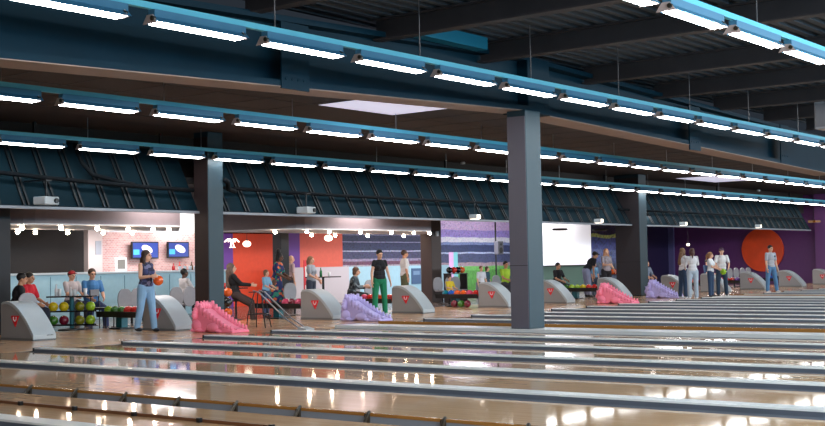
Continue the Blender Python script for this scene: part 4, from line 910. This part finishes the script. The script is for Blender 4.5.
person('woman with light brown hair in black jacket perched sideways by the metal ramp', (21.35, 22.35), .9, 1.75, 'light', -.18, sit=.62, legs=((1.0, .06, .9), (1.15, .06, 1.1)), arms=((.6, .1, .7, .2), (.6, .1, .7, .2)), female=True, shirt=(26, 24, 28), sleeve=.95, hem=.08, trousers=(64, 48, 46), hair='long', hairc=(104, 84, 74), shoes=(36, 34, 38), vox=.010)
person('child in pale blue top in front of the woman in floral dress', (23.0, 22.95), .2, 1.22, 'light', .05, arms=((.4, .1, .8, .2), (.4, .1, .8, .2)), shirt=(130, 176, 206), sleeve=.5, trousers=(60, 76, 110), hair='bob', hairc=(110, 80, 60), vox=.011)
person('woman with a high hair bun and colourful floral dress behind the metal ramp', (23.97, 23.5), .35, 1.68, 'dark', .14, arms=((.35, .2, .9, .35), (.35, .2, .9, .35)), female=True, dress=(34, 44, 96), sleeve=.5, hair='bun', hairc=(22, 18, 20), shoes=(40, 34, 36), pattern=((40, 130, 110), (226, 110, 60)), head=(.3, .15), vox=.010, bulk=1.15)
person('bald man in pale pink shirt standing in front of the purple wall', (27.4, 26.3), 1.2, 1.64, 'light', .1, shirt=(208, 176, 176), sleeve=.5, trousers=(70, 70, 84), hair='bald', vox=.011)
person('girl in grey t-shirt standing behind the hood by the near lilac dinosaur', (25.35, 23.5), .2, 1.57, 'light', 0, female=True, arms=((.3, .15, .8, .3), (.2, .15, .6, .3)), shirt=(150, 156, 166), sleeve=.45, trousers=(60, 66, 84), hair='ponytail', hairc=(130, 92, 66), vox=.011)
person('seated person with long brown hair in dark plaid shirt and black trousers', (26.2, 22.75), .5, 1.68, 'light', .25, sit=.50, legs=((1.3, .1, 1.1), (1.45, .06, 1.3)), arms=((.5, .1, 1.5, .3), (.5, .1, 1.3, .3)), shirt=(70, 80, 88), sleeve=.9, trousers=(26, 26, 32), hair='bob', hairc=(96, 66, 50), vox=.011, pattern=((40, 44, 54), (120, 130, 136)))
person('man in white t-shirt and khaki shorts standing in profile before the stadium mural', (30.1, 23.9), 1.0, 1.74, 'tan', 0, arms=((-.05, .1, .2, 0), (-.05, .1, .2, 0)), shirt=(224, 222, 224), sleeve=.5, hem=.06, trousers=(84, 88, 64), leglen=.55, hair='short', hairc=(70, 50, 42), bulk=1.1, vox=.010)
person('child in white shirt behind the hood left of the middle column', (32.5, 22.65), -.4, 1.20, 'light', 0, shirt=(214, 216, 226), sleeve=.5, trousers=(80, 90, 110), hair='short', hairc=(120, 84, 60), vox=.012)
person('child in dark teal top beside the child in white shirt', (33.35, 23.0), .2, 1.18, 'light', 0, shirt=(44, 76, 92), sleeve=.6, trousers=(50, 56, 70), hair='bob', hairc=(90, 62, 48), vox=.012)
person('person with dark hair and lime vest seated just left of the middle column', (35.5, 23.7), -.4, 1.72, 'tan', 0, sit=.56, legs=SITL, arms=((.5, .1, .8, .2), (.5, .1, .8, .2)), shirt=(176, 210, 60), sleeve=.4, trousers=(50, 50, 60), hair='short', hairc=(30, 24, 24), vox=.012)
person('child with yellow top sitting under the pitch mural', (30.9, 22.75), -.3, 1.1, 'light', 0, sit=.42, legs=SITL, arms=((.5, .1, .8, .2), (.5, .1, .8, .2)), shirt=(216, 190, 50), sleeve=.5, trousers=(50, 50, 90), hair='short', hairc=(60, 44, 36), vox=.012)
person('man in black t-shirt sitting below the projection screen', (38.4, 23.4), -.2, 1.72, 'tan', .1, sit=.48, legs=SITL, arms=((.5, .15, .8, .3), (.5, .15, .8, .3)), shirt=(28, 28, 32), sleeve=.45, trousers=(40, 40, 48), hair='short', hairc=(30, 24, 22), badge=(190, 190, 196), vox=.011, bulk=1.2)
person('child in pale blue top between the leaning man and the blond woman', (40.1, 22.8), -.3, 1.24, 'light', 0, shirt=(110, 160, 196), sleeve=.5, trousers=(70, 80, 100), hair='short', hairc=(96, 70, 56), vox=.012)
for i, (x, y, c, hc_, l) in enumerate(((43.0, 22.5, (90, 110, 140), (60, 44, 40), 'seated person in slate blue behind the far lilac dinosaur'), (44.0, 22.7, (130, 140, 160), (110, 80, 66), 'seated person in pale grey just left of the two women in white'), (51.15, 23.4, (40, 60, 90), (30, 26, 26), 'seated person in navy right of the man in a cap'))):
    person(l, (x, y), -.3, 1.70, 'light', .1, sit=.50, legs=SITL, arms=((.5, .1, .8, .3), (.5, .1, .8, .3)), shirt=c, sleeve=.6, trousers=(50, 54, 64), hair='short', hairc=hc_, vox=.013)
